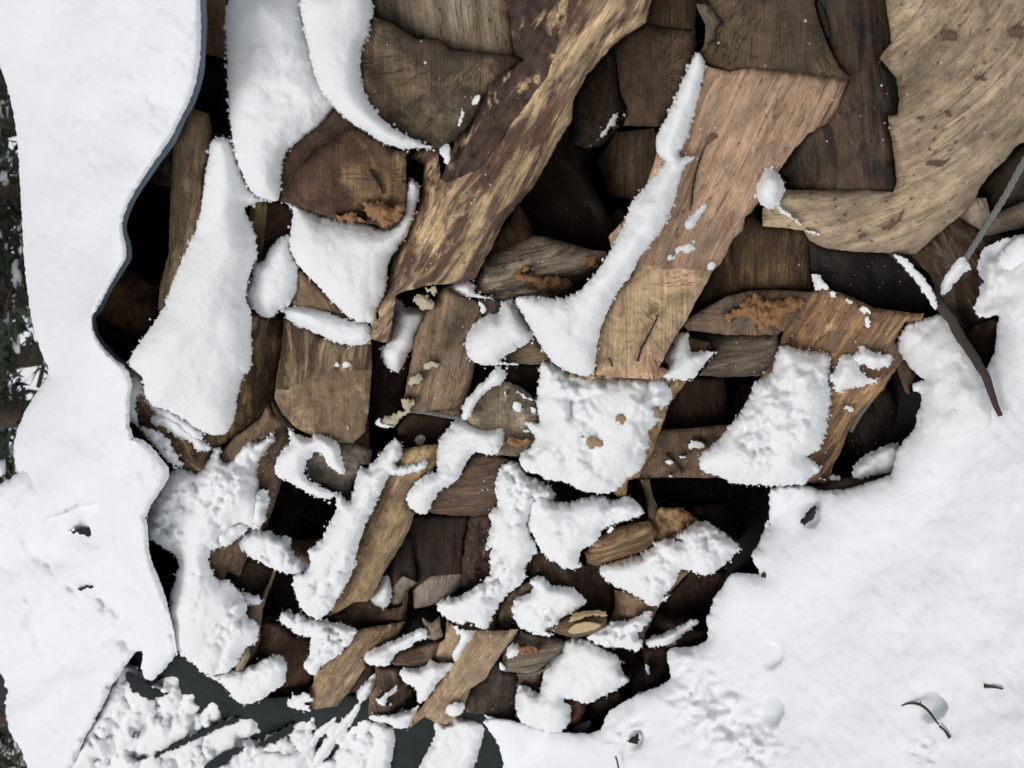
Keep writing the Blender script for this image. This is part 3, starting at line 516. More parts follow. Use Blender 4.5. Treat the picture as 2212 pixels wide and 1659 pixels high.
log('L67','dark square post with pale grey sawn end, the larger of two','H 480,155,-5 835,155,-5 802,300,-3 792,508,2 600,520,2 490,605,2 500,500,0 440,250,-5 782,560,2 740,620,2 680,662,2 570,702,2 498,712,2',
 faces='s 0 1 2 3 4 5 6 7;e 5 4 3 8 9 10 11 12',g=(.08,1),o=-6,c=(.07,.05,.04),ecol=(.25,.22,.195),amp=.25)
log('L68','dark post with notched grey end left of the larger square post','H 350,500,0 430,250,-4 490,300,-4 515,558,2 430,520,2 372,590,2 470,600,1 440,662,1 420,717,1 340,705,1 360,650,1',faces='s 0 1 2 3 4 5;e 5 4 3 6 7 8 9 10',g=(.08,1),o=-5,c=(.095,.068,.05),ecol=(.25,.215,.18),amp=.25)
log('L69','dark log with flaky purple bark right of the square post','H 830,155 965,155 960,250 990,400 980,500 930,560 850,600 760,575 790,400 802,280',kind='b',g=(-.1,1),o=-3,c=(.09,.06,.05),amp=.5)
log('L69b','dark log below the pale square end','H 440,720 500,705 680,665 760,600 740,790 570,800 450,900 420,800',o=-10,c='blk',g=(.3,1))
log('L42','small dark brown block under a finger of snow','H 358,1042 385,970 480,930 640,905 665,912 620,985 562,1066',g=(1,-.2),o=2,c='dbr',c2='brown',amp=.3)
log('L42b','mossy grey bark peg beside the small brown block','H 548,765 600,800 650,760 668,880 620,905 570,885',kind='b',o=2,c='grey',amp=.4,g=(0,1))
log('L41','pale tan piece dusted with snow above the small block','H 690,785 755,820 860,850 850,900 790,960 740,1035 650,1045 598,1010 622,950 680,890',g=(-.5,1),o=1,c=(.40,.31,.22),amp=.35)
log('L40','smooth tan split log slanting to the bottom of the pile','H 860,842 1000,845 1118,835 1100,872 960,1060 922,1130 832,1190 802,1280 760,1330 742,1370 682,1402 612,1382 560,1352 475,1420 460,1412 590,1230 720,1045 830,905',g=(-.72,1),o=5,c=(.36,.275,.19),c2=(.42,.33,.23),amp=.35,r=1.2)
log('L39','dark block behind the smooth slanting log, with a straight lower edge','H 1000,1010 1020,1085 1115,1098 1112,1240 1100,1378 900,1340 790,1330 800,1250 850,1160 930,1130 960,1050',g=(.05,1),o=0,c=(.06,.045,.037),c2='dbr',amp=.3)
log('L38','grey weathered block with a rusty fungus patch','H 1098,865 1120,835 1310,875 1372,890 1392,922 1345,1000 1270,1052 1200,1097 1030,1087 1018,1040 1040,930',g=(1,-.2),o=2.5,c=(.17,.14,.11),c2='lgrey',amp=.5)
log('L38b','bark-covered foot below the rusty fungus block','H 1115,1095 1260,1060 1250,1230 1235,1260 1180,1175 1112,1160',kind='b',o=-1,c='mix',amp=.4)
log('L70','rough bark log between two lumpy snow mounds, low centre','H 1000,690 1090,600 1185,550 1210,600 1090,760 1065,835 975,830',kind='b',g=(-.5,1),o=0,c='mix',amp=.5)
log('L71','splintered reddish log behind the lumpy snow mounds','H 1140,470 1225,360 1285,390 1400,460 1600,440 1680,520 1690,610 1700,720 1580,722 1500,700 1430,590 1300,590 1240,510 1180,560',g=(.15,1),o=-3,c=(.13,.08,.055),c2='brown',amp=.6)
log('L32','tan split face right of the pale cut stub','H 1688,600 1850,640 1955,695 1900,800 1872,855 1860,935 1700,880 1640,800 1690,720',g=(.3,1),o=1,c=(.33,.235,.16),c2='brown',amp=.35)
log('L31','gold splinter edge under the right-hand snow mound','I 60,480 105,475 175,488 90,580 0,690 -30,660',g=(-.8,1),o=0,c=(.36,.26,.17),back=5)
log('L33','cut branch stub with a pale oval sawn face','H 1255,832 1330,820 1390,770 1440,735 1520,728 1620,745 1645,772 1642,822 1550,868 1450,888 1390,872 1320,850',kind='b',o=6,c=(.17,.125,.085),r=2.2,g=(1,-.1),back=12,name='branch_stub',cat='branch stub',group=None)
log('L34','dark brown log in the right-hand hollow above the ground snow','H 1860,850 1955,695 2111,530 I 185,490 400,490 320,650 275,765 200,840 0,870',g=(.2,1),o=-8,c=(.075,.045,.035))
log('L34b','grey-brown slab lying on the ground snow at the hollow','I 30,945 95,870 170,835 272,838 290,895 150,935',g=(1,-.2),o=0,c='mix')
log('L35','small square dark end with a dab of snow near the ground','H 1852,945 2005,935 2025,1100 1970,1160 1900,1182 1868,1150 1870,1050',kind='e',o=-2,c=(.075,.045,.037))
log('L35b','dark wood under the tooth-shaped snow mound at lower right','H 1590,900 1700,935 1870,945 1875,1060 1800,1090 1775,1145 1740,1105 1700,1000',o=-6,c='dark',g=(.3,1))
log('L36','reddish torn scrap of wood low in the pile','H 1390,1240 1525,1265 1515,1320 1470,1392 1418,1415 1395,1350',kind='b',o=1,c='red',g=(.1,1),amp=.4)
log('L37','dark little log touching the ground snow by the snow bridge','H 1515,1285 1725,1200 1760,1250 1650,1330 1625,1448 1525,1445 1550,1400 1508,1340',g=(.2,1),o=-3,c='dark')
log('L50','chocolate block end streaked with snow at the bottom of the pile','H 265,1055 405,1058 412,1100 485,1170 515,1220 525,1272 480,1322 330,1352 175,1375 235,1230 275,1170',kind='s',g=(.15,1),o=0,c=(.11,.08,.062),c2='brown',amp=.3)
log('L73','dark log between the foot of the crumbly log and the chocolate block','H 200,1050 290,1060 285,1180 200,1300 90,1330 60,1290',o=-7,c='dark',g=(-.3,1))
# ---------------------------------------------------------------- snow lying on the logs (a part of each log it moves with)
S=patch
S('L2','A 1255,820 1345,805 1400,900 1450,1050 1510,1160 1585,1185 1500,1215 1440,1230 1490,1330 1520,1400 1530,1560 D 1530,20 1500,60 1450,250 1500,350 1490,500 1500,690 1440,720 1410,850 1390,1000 1330,1085 1200,1060 1090,980 1000,930 900,900 855,830 850,720 752,665 780,600 850,500 920,400 970,330 1030,151 A 1100,1500 1180,1330 1210,1130 1240,900',o=6,T=4.5,wid=6,lump=.5,lf=22)
S('L7','A 1330,-90 1345,300 1355,560 1375,800 1405,950 1455,1070 1505,1160 1600,1192 1662,1192 1665,1080 1682,920 1745,850 1890,765 1965,665 1990,640 2000,560 1900,420 1840,200 1800,-90',o=3.5,T=3.5,wid=5,lump=.9,lf=26)
S('L8','B -200,-90 232,-90 262,90 232,125 230,200 190,262 180,400 192,520 243,640 342,738 452,808 580,865 625,880 510,878 425,888 375,865 310,850 235,790 140,742 75,690 0,612 -60,540 -110,390 -150,200',o=7.5,T=2.8,wid=3.5,lump=.35)
S('L10','B 640,885 705,835 712,900 712,965 690,985 665,930',o=9,T=.8,wid=1,lump=.3,rough=2)
S('L10','B 832,605 865,570 895,560 880,612 850,630',o=9,T=.6,wid=.8,lump=.3)
S('L10','B 785,625 800,680 775,745 755,755 770,690',o=9,T=.6,wid=.8,lump=.3)
S('L12','B 1680,680 1710,665 1700,720 1665,760 1600,840 1610,790 1650,740',o=-1.5,T=.6,wid=.8,lump=.5,rough=4)
S('L12','B 1738,665 1755,680 1748,695 1738,690',o=-1.5,T=.4,wid=.8,lump=.5)
S('L64','A 1750,1240 1665,1190 1800,1232 1960,1300 B 190,1322 345,1378 440,1300 452,1040 545,1105 512,1220 462,1400 342,1540 332,1659 E 345,130 322,260 270,330 285,405 200,412 120,380 60,330 0,268 D 1870,168 1780,82 1728,0 A 1718,1420 1730,1330',o=4,T=3.0,wid=5,lump=.35)
S('L63','D 1680,325 1740,308 1830,310 1960,350 2080,400 E 120,398 240,415 252,470 245,515 190,545 80,540 0,512 D 2000,525 1900,482 1800,435 1700,392',o=3.5,T=2.2,wid=2.5,lump=.6)
S('L6','A 1560,1565 1610,1445 1725,1375 1730,1470 D 1780,100 1772,200 1730,292 1680,332 1642,332 1628,380 1550,368 1500,330 1450,250 1500,150 1500,50',o=3.5,T=2.8,wid=3.5,lump=.4)
S('L66','D 740,690 850,700 870,850 820,835 800,900 820,1000 850,1050 900,1110 1000,1250 1110,1275 1040,1185 1000,1090 900,1040 815,1015 760,990 700,940 670,850',o=3,T=1.5,wid=2,lump=1.0,lf=45,clump=76,rough=5)
S('L66','D 900,970 950,935 1100,980 1150,1060 1250,1140 1245,1170 1160,1172 1130,1110 1050,1080 990,1040 900,1010',o=3,T=1.6,wid=1.6,lump=.8,lf=45,rough=5)
S('L66','D 845,800 930,900 1010,925 1110,985 1200,1062 1210,1110 1120,1080 1000,990 900,930',o=3,T=1.4,wid=1.6,lump=.6,rough=4)
S('L47','D 1280,1130 1312,1150 1310,1235 1365,1240 1400,1190 1480,1105 1560,1130 1600,1050 1640,1075 1600,1155 1550,1200 1520,1270 1540,1400 1565,1420 1595,1500 1570,1600 1530,1650 G 1430,200 1310,290 1312,352 1250,370 1240,430 1262,522 1330,552 1370,530 1392,592 1440,622 1470,690 1458,770 1530,785 1540,850 1522,925 1450,945 1430,1000 1395,1072 1290,1112 1195,1102 1150,1032 1058,985 1028,900 1008,760 1000,650 1022,600 1052,500 1062,430 1000,362 950,342 890,292 858,200 D 865,1580 900,1480 960,1390 1015,1280 1090,1270 1200,1310',o=4,T=4,wid=5,lump=1.0,lf=30,clump=44,rough=4,thr=0,back=12)
S('L47','G 1500,20 1590,0 1610,80 1565,115 1578,200 1530,215 1470,190 1490,100',o=4.5,T=1.4,wid=1.5,lump=.7,clump=76,thr=0,rough=5)
S('L47','G 1300,250 1460,190 1470,260 1400,300 1340,350 1300,330',o=4.8,T=1.4,wid=1.5,lump=.7,rough=5)
S('L46','G 1425,295 1480,255 1560,245 1640,272 1740,285 1720,330 1735,375 1800,440 1870,462 1880,510 1740,512 1620,482 1540,432 1470,402 1418,340',o=1,T=1.8,wid=2,lump=.9,clump=71,thr=0,rough=5)
S('L48','G 1388,588 1450,618 1550,640 1550,685 1470,695 1430,650',o=1.5,T=1.4,wid=1.5,lump=.6,rough=4)
S('L43','G 1650,785 1665,738 1690,728 1790,740 1830,770 1960,778 2120,830 2115,870 2040,960 1960,1022 1905,1052 1870,1112 1820,1092 1800,1040 1840,990 1850,880 1780,870 1700,820',o=5,T=2.2,wid=2.5,lump=1.0,clump=64,thr=0,rough=5)
S('L49','G 1195,1100 1290,1112 1400,1075 1500,1050 1570,1010 1650,978 1705,1020 1702,1150 1650,1192 1590,1222 1550,1262 1440,1287 1390,1252 1355,1200 1310,1150',o=3.5,T=3,wid=3.5,lump=.8)
S('L43','G 1695,1290 1730,1215 1742,1205 1750,1240 1800,1205 1870,1240 1855,1262 1800,1272 1850,1312 1830,1320 1760,1312',o=3.5,T=1,wid=1.2,lump=.8,rough=6)
S('L65','D 1620,1290 1658,1180 1740,1112 1700,1035 1765,1068 1850,1102 1860,1060 1960,1090 2010,1130 2022,1190 2055,1290 2035,1318 1990,1290 1935,1240 1918,1180 1860,1172 1850,1215 1808,1238 1805,1332 1900,1378 2015,1428 1950,1462 1860,1440 1750,1370 1670,1340',o=5,T=2.2,wid=2.2,lump=.6,rough=3)
S('L45','E 215,1280 260,1235 310,1165 360,1115 395,1085 432,1160 430,1210 375,1258 440,1262 520,1240 570,1215 582,1262 520,1300 400,1310 338,1320 290,1450 262,1500 220,1600 H 225,180 250,130 200,250 160,360 140,480 100,560 50,650 0,722 G 1900,785 1840,762 1780,700 1740,590 1740,510 1820,500 1850,440 1815,370 1890,330 1930,258 1990,150 2002,60 E 35,1440 0,1420 60,1410 120,1500 170,1250',o=6,T=3.4,wid=4,lump=.8,lf=30,clump=51,thr=0,rough=4)
S('L63','E 68,650 130,630 112,705 78,700',o=4.5,T=.5,wid=.8,lump=.4,rough=4)
S('L63','D 1990,640 2010,640 2005,690 1985,695',o=4.5,T=.4,wid=.8,lump=.3,rough=4)
S('L52','E 390,250 435,318 530,322 592,332 560,400 520,480 510,545 460,592 425,680 398,715 310,655 298,545 345,537 372,400',o=0,T=2.6,wid=3,lump=.5)
S('L53','E 680,190 780,162 862,168 855,240 950,258 985,268 900,262 780,252 720,230',o=1,T=1.3,wid=1.5,lump=.4)
S('L53','E 885,280 905,285 935,340 910,365 888,330',o=1.5,T=.5,wid=1,lump=.4)
S('L54','E 1012,290 1080,258 1115,300 1155,380 1212,470 1200,512 1050,600 985,640 1110,650 1118,668 1020,652 880,667 818,610 798,540 808,480 875,390 940,358 1002,352',o=3,T=3.2,wid=4,lump=.3)
S('L16','C 222,310 258,340 262,400 232,560 192,700 142,860 95,940 205,925 210,935 140,982 110,1100 70,1240 30,1330 0,1378 E 1880,-30 1832,30 1790,130 1722,200 1642,350 1602,450 1578,600 1575,717 1480,728 1390,690 1305,630 1240,530 1180,420 1130,330 1085,265 1150,245 1340,265 1420,258 1500,205 1590,95 B 1650,1520 1700,1420 1752,1330 1780,1200 1880,1100 1960,1000 2000,955 1940,920 1930,830 1960,770 C 30,700 90,600 130,480 172,400 200,330',o=13,T=2.6,wid=4,lump=.6,back=14,follow=0)
S('L16','C 270,1200 292,1210 232,1290 212,1350 150,1382 128,1340 150,1300 210,1250',o=8.6,T=1.2,wid=1.6,lump=.5)
S('L16','C -40,1365 60,1355 100,1400 212,1440 205,1500 100,1560 110,1602 0,1600 -60,1590 0,1560 -60,1500 -100,1440',o=8.8,T=1.3,wid=1.6,lump=.6,rough=4)
S('L16','C 260,1570 330,1550 322,1600 290,1605',o=8.8,T=.8,wid=1.2,lump=.4)
S('L17','C 648,965 668,1000 705,1035 735,1085 730,1160 692,1240 620,1238 572,1185 568,1110 600,1040 630,1000',o=9,T=2.4,wid=2.4,lump=.5)
S('L18','C 692,1215 770,1275 850,1338 840,1345 760,1290 690,1240',o=6,T=.5,wid=.8,lump=.4,rough=4)
S('L18','C 860,1362 955,1385 940,1398 870,1375',o=5.6,T=.4,wid=.8,lump=.4,rough=4)
S('L56','E 1232,650 1310,632 1400,690 1480,722 1580,730 1700,730 1860,745 1960,745 2012,780 2032,850 2012,892 1982,905 1960,970 1930,1022 1880,1045 1902,1130 1872,1170 1872,1232 1832,1300 1762,1330 1722,1392 1642,1432 1570,1412 1500,1412 1400,1352 1302,1352 1250,1312 1150,1292 1108,1202 1200,1142 1222,1092 1180,1042 1150,988 1250,1012 1232,952 1222,852 1250,742',o=4.5,T=3.4,wid=4,lump=1.15,lf=26,clump=37,thr=0,rough=4)
for q,zz in (('E 1420,1080 1560,1092 1700,1125 1835,1140 1840,1175 1700,1165 1560,1150 1440,1150',.5),('E 1700,945 1770,975 1795,1015 1760,1045 1700,1005',.4),('E 1870,925 1955,905 1975,958 1930,975 1885,968',.4)):
    S('L56',q,o=7.9,T=zz,wid=1,lump=1.0,lf=70,rough=8,mat=GOLDB,name='bark_ridge',back=4)
S('L57','F 90,478 140,468 182,480 158,520 200,592 332,565 300,612 240,682 200,742 150,752 50,742 0,720 -90,700 -130,660 -30,640 0,690 60,690 20,640 60,560',o=3,T=2.2,wid=2.4,lump=.8,clump=61,thr=0,rough=4)
S('L58','E 778,965 800,870 870,790 930,748 960,690 1000,665 1042,700 1045,750 960,790 890,850 852,905 825,980 790,992',o=3.5,T=1.8,wid=2,lump=.5)
S('L59','E 740,985 790,978 850,1010 950,1050 1010,1020 1032,1060 1030,1120 992,1192 920,1192 860,1172 800,1242 770,1330 690,1382 640,1412 612,1462 592,1520 570,1552 510,1542 460,1492 445,1440 520,1340 600,1292 640,1290 628,1200 640,1120 690,1040',o=4.8,T=2.8,wid=3,lump=.7)
S('L58','E 1078,900 1102,870 1142,890 1132,942 1090,932',o=3.5,T=.9,wid=1.2,lump=.3)
for q in ('E 1030,820 1050,812 1048,845 1032,850','E 1095,815 1150,830 1180,850 1210,870 1190,872 1140,845','E 1190,905 1228,920 1222,945 1192,935','E 1140,1040 1180,1045 1178,1060 1150,1060'): S('L58',q,o=3,T=.5,wid=.8,lump=.4,rough=4)
S('L60','E 500,1092 540,1072 572,1100 540,1142 510,1132',o=-2.5,T=1,wid=1.2,lump=.3)
S('L22','F 690,560 760,538 820,570 1000,588 1022,620 992,720 1012,830 1000,960 970,1120 930,1182 850,1190 950,1260 955,1290 860,1342 882,1372 640,1378 530,1370 420,1362 370,1322 240,1292 228,1240 250,1170 350,1112 380,1050 480,950 530,850 570,740 650,720 688,620',o=5,T=4.2,wid=5.5,lump=.8,lf=30,clump=44,thr=0,rough=4)
S('L22','F 1062,602 1140,588 1185,645 1180,690 1240,730 1295,745 1290,765 1150,792 1090,800 1040,838 1030,780 1000,740 1050,680',o=4.4,T=1.5,wid=1.6,lump=.7,rough=5)
S('L22','F 1185,530 1262,588 1380,600 1392,640 1300,692 1200,652 1110,612 1180,590',o=4.4,T=1.3,wid=1.6,lump=.6,rough=5)
for q in ('F 1088,910 1120,893 1162,920 1120,937','F 1100,255 1140,275 1130,300 1105,285','F 1170,300 1262,325 1230,362 1185,345','F 1215,370 1252,385 1242,442 1212,430','F 1005,215 1050,235 1030,262 1008,250','F 940,1330 985,1328 980,1345 950,1345','F 905,95 1000,190 1010,212 925,218 905,200'): S('L22',q,o=4,T=.6,wid=.8,lump=.5,rough=5)
for q in ('F 160,1130 200,1103 272,1130 262,1155 180,1158','F 28,1235 60,1225 85,1240 50,1253','F 108,1205 150,1192 155,1208 120,1218','F 45,1297 80,1320 60,1327'): S('L28',q,o=-1,T=.7,wid=1,lump=.3,rough=4)
S('L26','F 1125,1310 1180,1210 1280,1160 1402,1110 1440,1180 1400,1300 1250,1310 1185,1345',o=2,T=2,wid=2.2,lump=.5)
S('L26','F 1000,1345 1020,1310 1080,1320 1080,1342',o=1,T=.6,wid=1,lump=.4,rough=4)
S('L30b','H 1230,20 1330,75 1400,88 1500,58 1620,28 1665,80 1770,25 1862,130 1852,165 1730,192 1622,232 1572,332 1480,372 1480,442 1500,472 1400,482 1330,442 1250,372 1205,280 1170,220 1200,90',o=4,T=3.4,wid=4,lump=.8,clump=47,thr=0,rough=4,back=12)
S('L30b','H 1650,235 1675,222 1690,240 1665,265 1645,258',o=4.5,T=.6,wid=.8,lump=.3)
S('L69','E 990,1282 1040,1240 1110,1222 1150,1300 1250,1350 1342,1402 1330,1480 H 1240,80 1200,110 1172,220 1235,350 1205,420 1140,470 1172,530 1082,610 1032,650 990,700 942,832 880,832 832,782 770,812 690,772 640,722 628,680 680,642 760,640 900,562 960,490 942,400 975,330 910,385 960,250 940,130 1000,100 975,0',o=2.5,T=3,wid=3.5,lump=.9,lf=32,clump=54,thr=0,rough=5,back=10)
S('L71','H 1175,540 1260,508 1300,580 1430,578 1512,650 1522,690 1450,722 1370,772 1342,822 1255,830 1350,880 1250,882 1130,832 1080,760 1078,680 1120,640 1222,600',o=3,T=3,wid=3.4,lump=.7,clump=51,thr=0,rough=4,back=12)
S('L30','H 1595,462 1700,430 1870,388 1942,300 2000,288 2111,318 I 60,310 200,200 262,180 370,262 492,342 430,402 340,492 270,517 160,482 120,482 90,560 60,600 0,660 H 2040,622 1950,692 1900,702 1850,650 1740,602 1650,560 1610,512',o=3,T=3.4,wid=4,lump=.8,clump=47,thr=0,rough=4,back=12)
S('L32','H 1505,882 1650,790 1800,780 1862,740 1905,718 1912,772 1850,842 1812,872 1862,922 1832,972 1760,942 1650,942 1560,912',o=3.5,T=1.8,wid=2.2,lump=.9,clump=68,thr=0,rough=5)
S('L34b','H 1868,912 1900,880 2000,852 2100,800 2170,770 I 220,785 222,800 150,862 60,922 0,932 H 1900,952',o=1.8,T=1.5,wid=1.8,lump=.6,rough=4)
S('L35','H 1870,1035 1885,1040 1905,1100 1890,1115 1872,1080',o=0,T=.5,wid=.8,lump=.3)
S('L35b','H 1380,900 1500,878 1600,940 1700,990 1732,1040 1732,1092 1782,1130 1742,1172 1640,1222 1532,1282 1500,1272 1400,1240 1380,1262 1432,1290 1432,1362 1402,1422 1352,1457 1240,1432 1100,1382 1105,1160 1172,1170 1240,1222 1250,1180 1270,1080 1330,1000 1375,950',o=3,T=3.2,wid=4,lump=.4,back=12,rough=3)
S('L37','H 1500,1395 1545,1370 1550,1400 1520,1440 1430,1450 1460,1400',o=0,T=.8,wid=1.2,lump=.3)
S('L38','H 1048,930 1092,915 1122,920 1120,972 1080,1012 1045,990',o=4,T=.8,wid=1,lump=.6,rough=5)
S('L38','H 1005,1030 1020,1030 1045,1078 1010,1082',o=4,T=.6,wid=1,lump=.4)
S('L40','H 678,1300 730,1268 792,1268 802,1312 760,1352 700,1352',o=7,T=1.3,wid=1.4,lump=.4)
S('L41','H 400,1062 560,1065 600,1012 640,1042 740,1030 732,1070 650,1132 590,1232 540,1282 520,1272 510,1200 490,1172 430,1150',o=3.5,T=2.2,wid=2.5,lump=.5)
S('L41','H 705,790 800,850 870,835 872,890 820,922 770,1032 735,1035 725,1000 740,942 790,892 750,852',o=3.5,T=1.2,wid=1.6,lump=.6,rough=4)
S('L42','H 200,990 230,960 330,920 450,870 555,815 572,850 580,890 510,902 480,942 390,972 370,1022 330,1057 250,1052 205,1030',o=4,T=1.8,wid=2.2,lump=.6)
S('L68','H 218,670 260,620 300,540 345,500 372,600 352,692 310,717 260,702',o=-3,T=2,wid=2.4,lump=.4)
S('L50','H 262,1250 332,1222 400,1158 402,1200 350,1232 312,1290 372,1272 375,1285 290,1292',o=1.5,T=.8,wid=1,lump=.5,rough=4)
S('L50','H 225,1345 350,1350 420,1325 500,1310 535,1270 512,1340 462,1422 392,1432 350,1390 240,1380',o=2,T=1.8,wid=2,lump=.5)
S('L39','H 890,1335 1000,1370 1100,1378 1060,1395 960,1385',o=1,T=.6,wid=.8,lump=.4)
# fungus and splinters that grow on the logs
F=lambda k,q,o,mat=FUNG,T=.9,nm='dried_fungus',lump=1.3,rough=7: patch(k,q,o=o,T=T,wid=.8,lump=lump,lf=95,rough=rough,mat=mat,name=nm,back=3,step=3.6,smooth=1)
F('L7','B 190,1195 260,1190 345,1212 330,1240 370,1225 440,1205 440,1262 400,1310 345,1330 340,1360 290,1352 270,1300 200,1262',5)
F('L7','B 20,1262 120,1268 160,1262 150,1300 230,1318 100,1320 20,1290',5)
F('L19e','F 370,370 440,330 520,270 580,235 600,285 700,270 790,262 870,270 820,330 740,360 720,420 640,440 580,440 540,380 450,372 400,410',2.5,T=1.1)
F('L14','E 1060,130 1130,115 1180,120 1240,140 1340,130 1420,150 1440,210 1340,220 1250,235 1200,180 1110,155',1.6,T=.7)
F('L14','E 1120,90 1160,78 1190,85 1150,115 1110,120',1.6,T=.6)
F('L14','B 1520,1535 1560,1508 1595,1540 1590,1590 1545,1600 1505,1570',1.6,T=.8)
F('L38','H 1100,940 1180,925 1240,950 1225,975 1150,985 1110,985',4,T=.7)
F('L58','E 1050,1090 1100,1095 1200,1100 1180,1130 1120,1150 1070,1130',4,T=.6)
F('L30','I 60,115 130,130 210,180 150,190 80,150',2,T=.6)
PF=lambda k,q,o,T=1.0: F(k,q,o,PALEF,T*.7,'bracket_fungus',1.2,6)
PF('L51','E 560,200 600,192 642,195 622,262 600,235 560,215',5); PF('L51','E 478,265 540,240 600,262 622,292 605,330 560,325 530,318 540,292 500,290',4.5)
PF('L51','E 468,715 540,712 560,732 500,788 470,770',5); PF('L51','E 420,882 448,850 505,880 480,932 440,915',5); PF('L51','E 560,660 600,640 650,645 632,672 572,682',5,.6)
F('L51','E 480,930 430,928 380,950 330,962 262,1000 300,1030 380,1028 420,970',4.5,PALEF,.8,'shelf_fungus',.7,4)
S('L51','E 258,1000 300,972 290,1005 380,1025 370,1035 270,1025',o=5.5,T=.5,wid=.7,lump=.3,rough=3)
patch('L33','H 1400,850 1450,803 1520,786 1600,800 1612,820 1540,850 1450,866',o=7.6,T=.3,wid=.8,lump=.15,rough=1.5,mat=CREAM,name='sawn_end',back=2)
patch('L33','H 1440,742 1520,725 1600,716 1655,745 1640,770 1560,745 1450,790 1400,800',o=7.2,T=.3,wid=.8,lump=.4,lf=60,rough=3,mat=CREAM,name='torn_wood',back=2)

# cracks, knots and torn flakes
K=lambda k,q,o,nm='crack',mat=TARPB,T=.1,rough=1.5: patch(k,q,o=o,T=T,wid=.4,lump=.1,rough=rough,mat=mat,name=nm,back=.8,step=3.2,smooth=1)
K('L16','E 1950,345 1958,350 1915,445 1880,520 1852,565 1832,640 1818,715 1806,715 1818,640 1838,560 1868,510 1905,440',10.2)
K('L16','E 1650,618 1658,616 1675,655 1694,688 1690,695 1668,662',10.6)
K('L16','E 1892,350 1902,345 1908,356 1898,362',10.2,'knot_hole')
K('L16','C 425,430 512,402 500,430 430,520 385,560 370,600 362,590 395,500',8.6,'crack',KNOT,.15,2)
K('L16','C 785,530 830,522 865,548 850,585 810,602 782,585',8.2,'knot',KNOT,.35,3)
K('L16','C 440,690 490,700 505,730 470,742 435,725',8.5,'knot',KNOT,.25,3)
K('L16','C 300,790 360,765 390,800 360,835 300,840 262,880 250,860',8.5,'knot',KNOT,.25,4)
K('L16','C 255,880 262,885 230,980 200,1100 185,1250 178,1250 190,1090 222,970',8.8)
K('L16','C 420,1080 440,1090 430,1160 450,1240 430,1300 395,1390 400,1300 425,1230 415,1160',8.7,'crack',REDW,.15,2)
K('L16','C 110,1590 160,1560 230,1585 225,1612 150,1615',9.2,'torn_flake',REDW,.3,3)
K('L17','C 1300,390 1360,400 1400,480 1412,600 1400,670 1352,640 1335,540 1310,460',6.6,'bark_patch',TARPB,.4,3)
K('L17','C 1325,960 1370,960 1392,1060 1380,1130 1340,1120',6.6,'bark_patch',TARPB,.4,3)
K('L17','C 930,0 980,60 1010,200 990,240 960,150 930,80',6.4,'bark_patch',TARPB,.3,4)
K('L7','B 230,1010 238,1008 300,1100 320,1150 312,1152 290,1108',3.6)
K('L28','F 30,1190 70,1200 120,1270 130,1305 122,1305 108,1272 66,1208 28,1198',-1.8)
for q in ('C 1520,700 1560,690 1570,712 1530,712','C 1700,660 1740,690 1720,700 1690,680','C 1310,1360 1400,1320 1440,1240 1455,1250 1410,1340 1320,1372','C 1860,450 1940,465 1935,480 1870,478','C 1680,190 1740,180 1770,230 1720,250 1670,230','C 1560,960 1640,960 1700,970 1690,985 1600,990','C 1170,1380 1220,1385 1215,1420 1185,1418','C 2060,170 2160,150 2160,230 2080,220'):
    K('L18',q,5.9,'bark_scar',KNOT,.2,5)
for k,q,n,o in (('L58','E 840,950 1040,770 1220,880 1200,1100 1000,1180',70,3.1),('L38','H 1050,930 1380,890 1340,1000 1040,1080',40,3.6),('L28','F -100,1060 440,1020 400,1320 -100,1320',60,-1.9),('L17','C 900,0 1330,0 1380,1100 760,1100 1000,700',45,6.8),('L18','C 1450,100 2160,0 2000,900 1500,1480 950,1450',50,6.1),('L16','C 280,420 1080,480 420,1400 60,1500',40,9.0),('L16e','C 300,30 880,0 1050,440 300,380',18,9.6),('L8','B 260,120 1100,350 640,860 200,500',40,5.6),('L14','E 880,230 1600,80 1400,10 900,100',60,1.0),('L10','B 900,900 1300,700 700,1600 420,1600',70,8.0),('L51','E 520,500 860,300 820,800 480,900',45,3.9),('L22','F 920,240 1500,370 1100,1000 1000,1340 700,500',90,4.0),('L21','F 900,60 1500,40 1620,300 1100,200',60,-6.2),('L20','F 300,500 680,500 640,700 260,710',50,-1.3),('L59','E 600,1500 980,1230 980,1530',30,2.0),('L63','E 0,900 230,700 190,1090 20,1090',40,5.2),('L47','D 1540,1200 1730,1100 1600,1600',60,2.2),('L45','H 60,700 300,80 480,100 250,600',50,5.2),('L49','G 1560,830 1840,900 1850,1150 1540,1240',40,-2),('L19','C 520,1300 880,1400 880,1640 300,1640',25,-1.2),('L12','B 1680,600 1755,660 1700,780 1540,870',60,-2.6),('L50','H 280,1070 500,1200 480,1310 210,1350',50,.8),('L43','H 100,850 420,800 0,1280',40,2.9),('L40','H 870,860 1090,860 500,1380',30,6),('L39','H 820,1290 1100,1110 1100,1360',30,.8),('L69','H 840,200 950,200 940,500 800,540',60,-2),('L29','F 0,1400 600,1400 640,1640 0,1640',60,-14),('L25','F 1150,1000 1400,900 1420,1150 1080,1300',40,-8),('L13','B 1300,900 1700,1400 1300,1400',30,-12),('L4','D 600,370 940,200 800,480',40,-9)):
    dust(k,q,n,o)
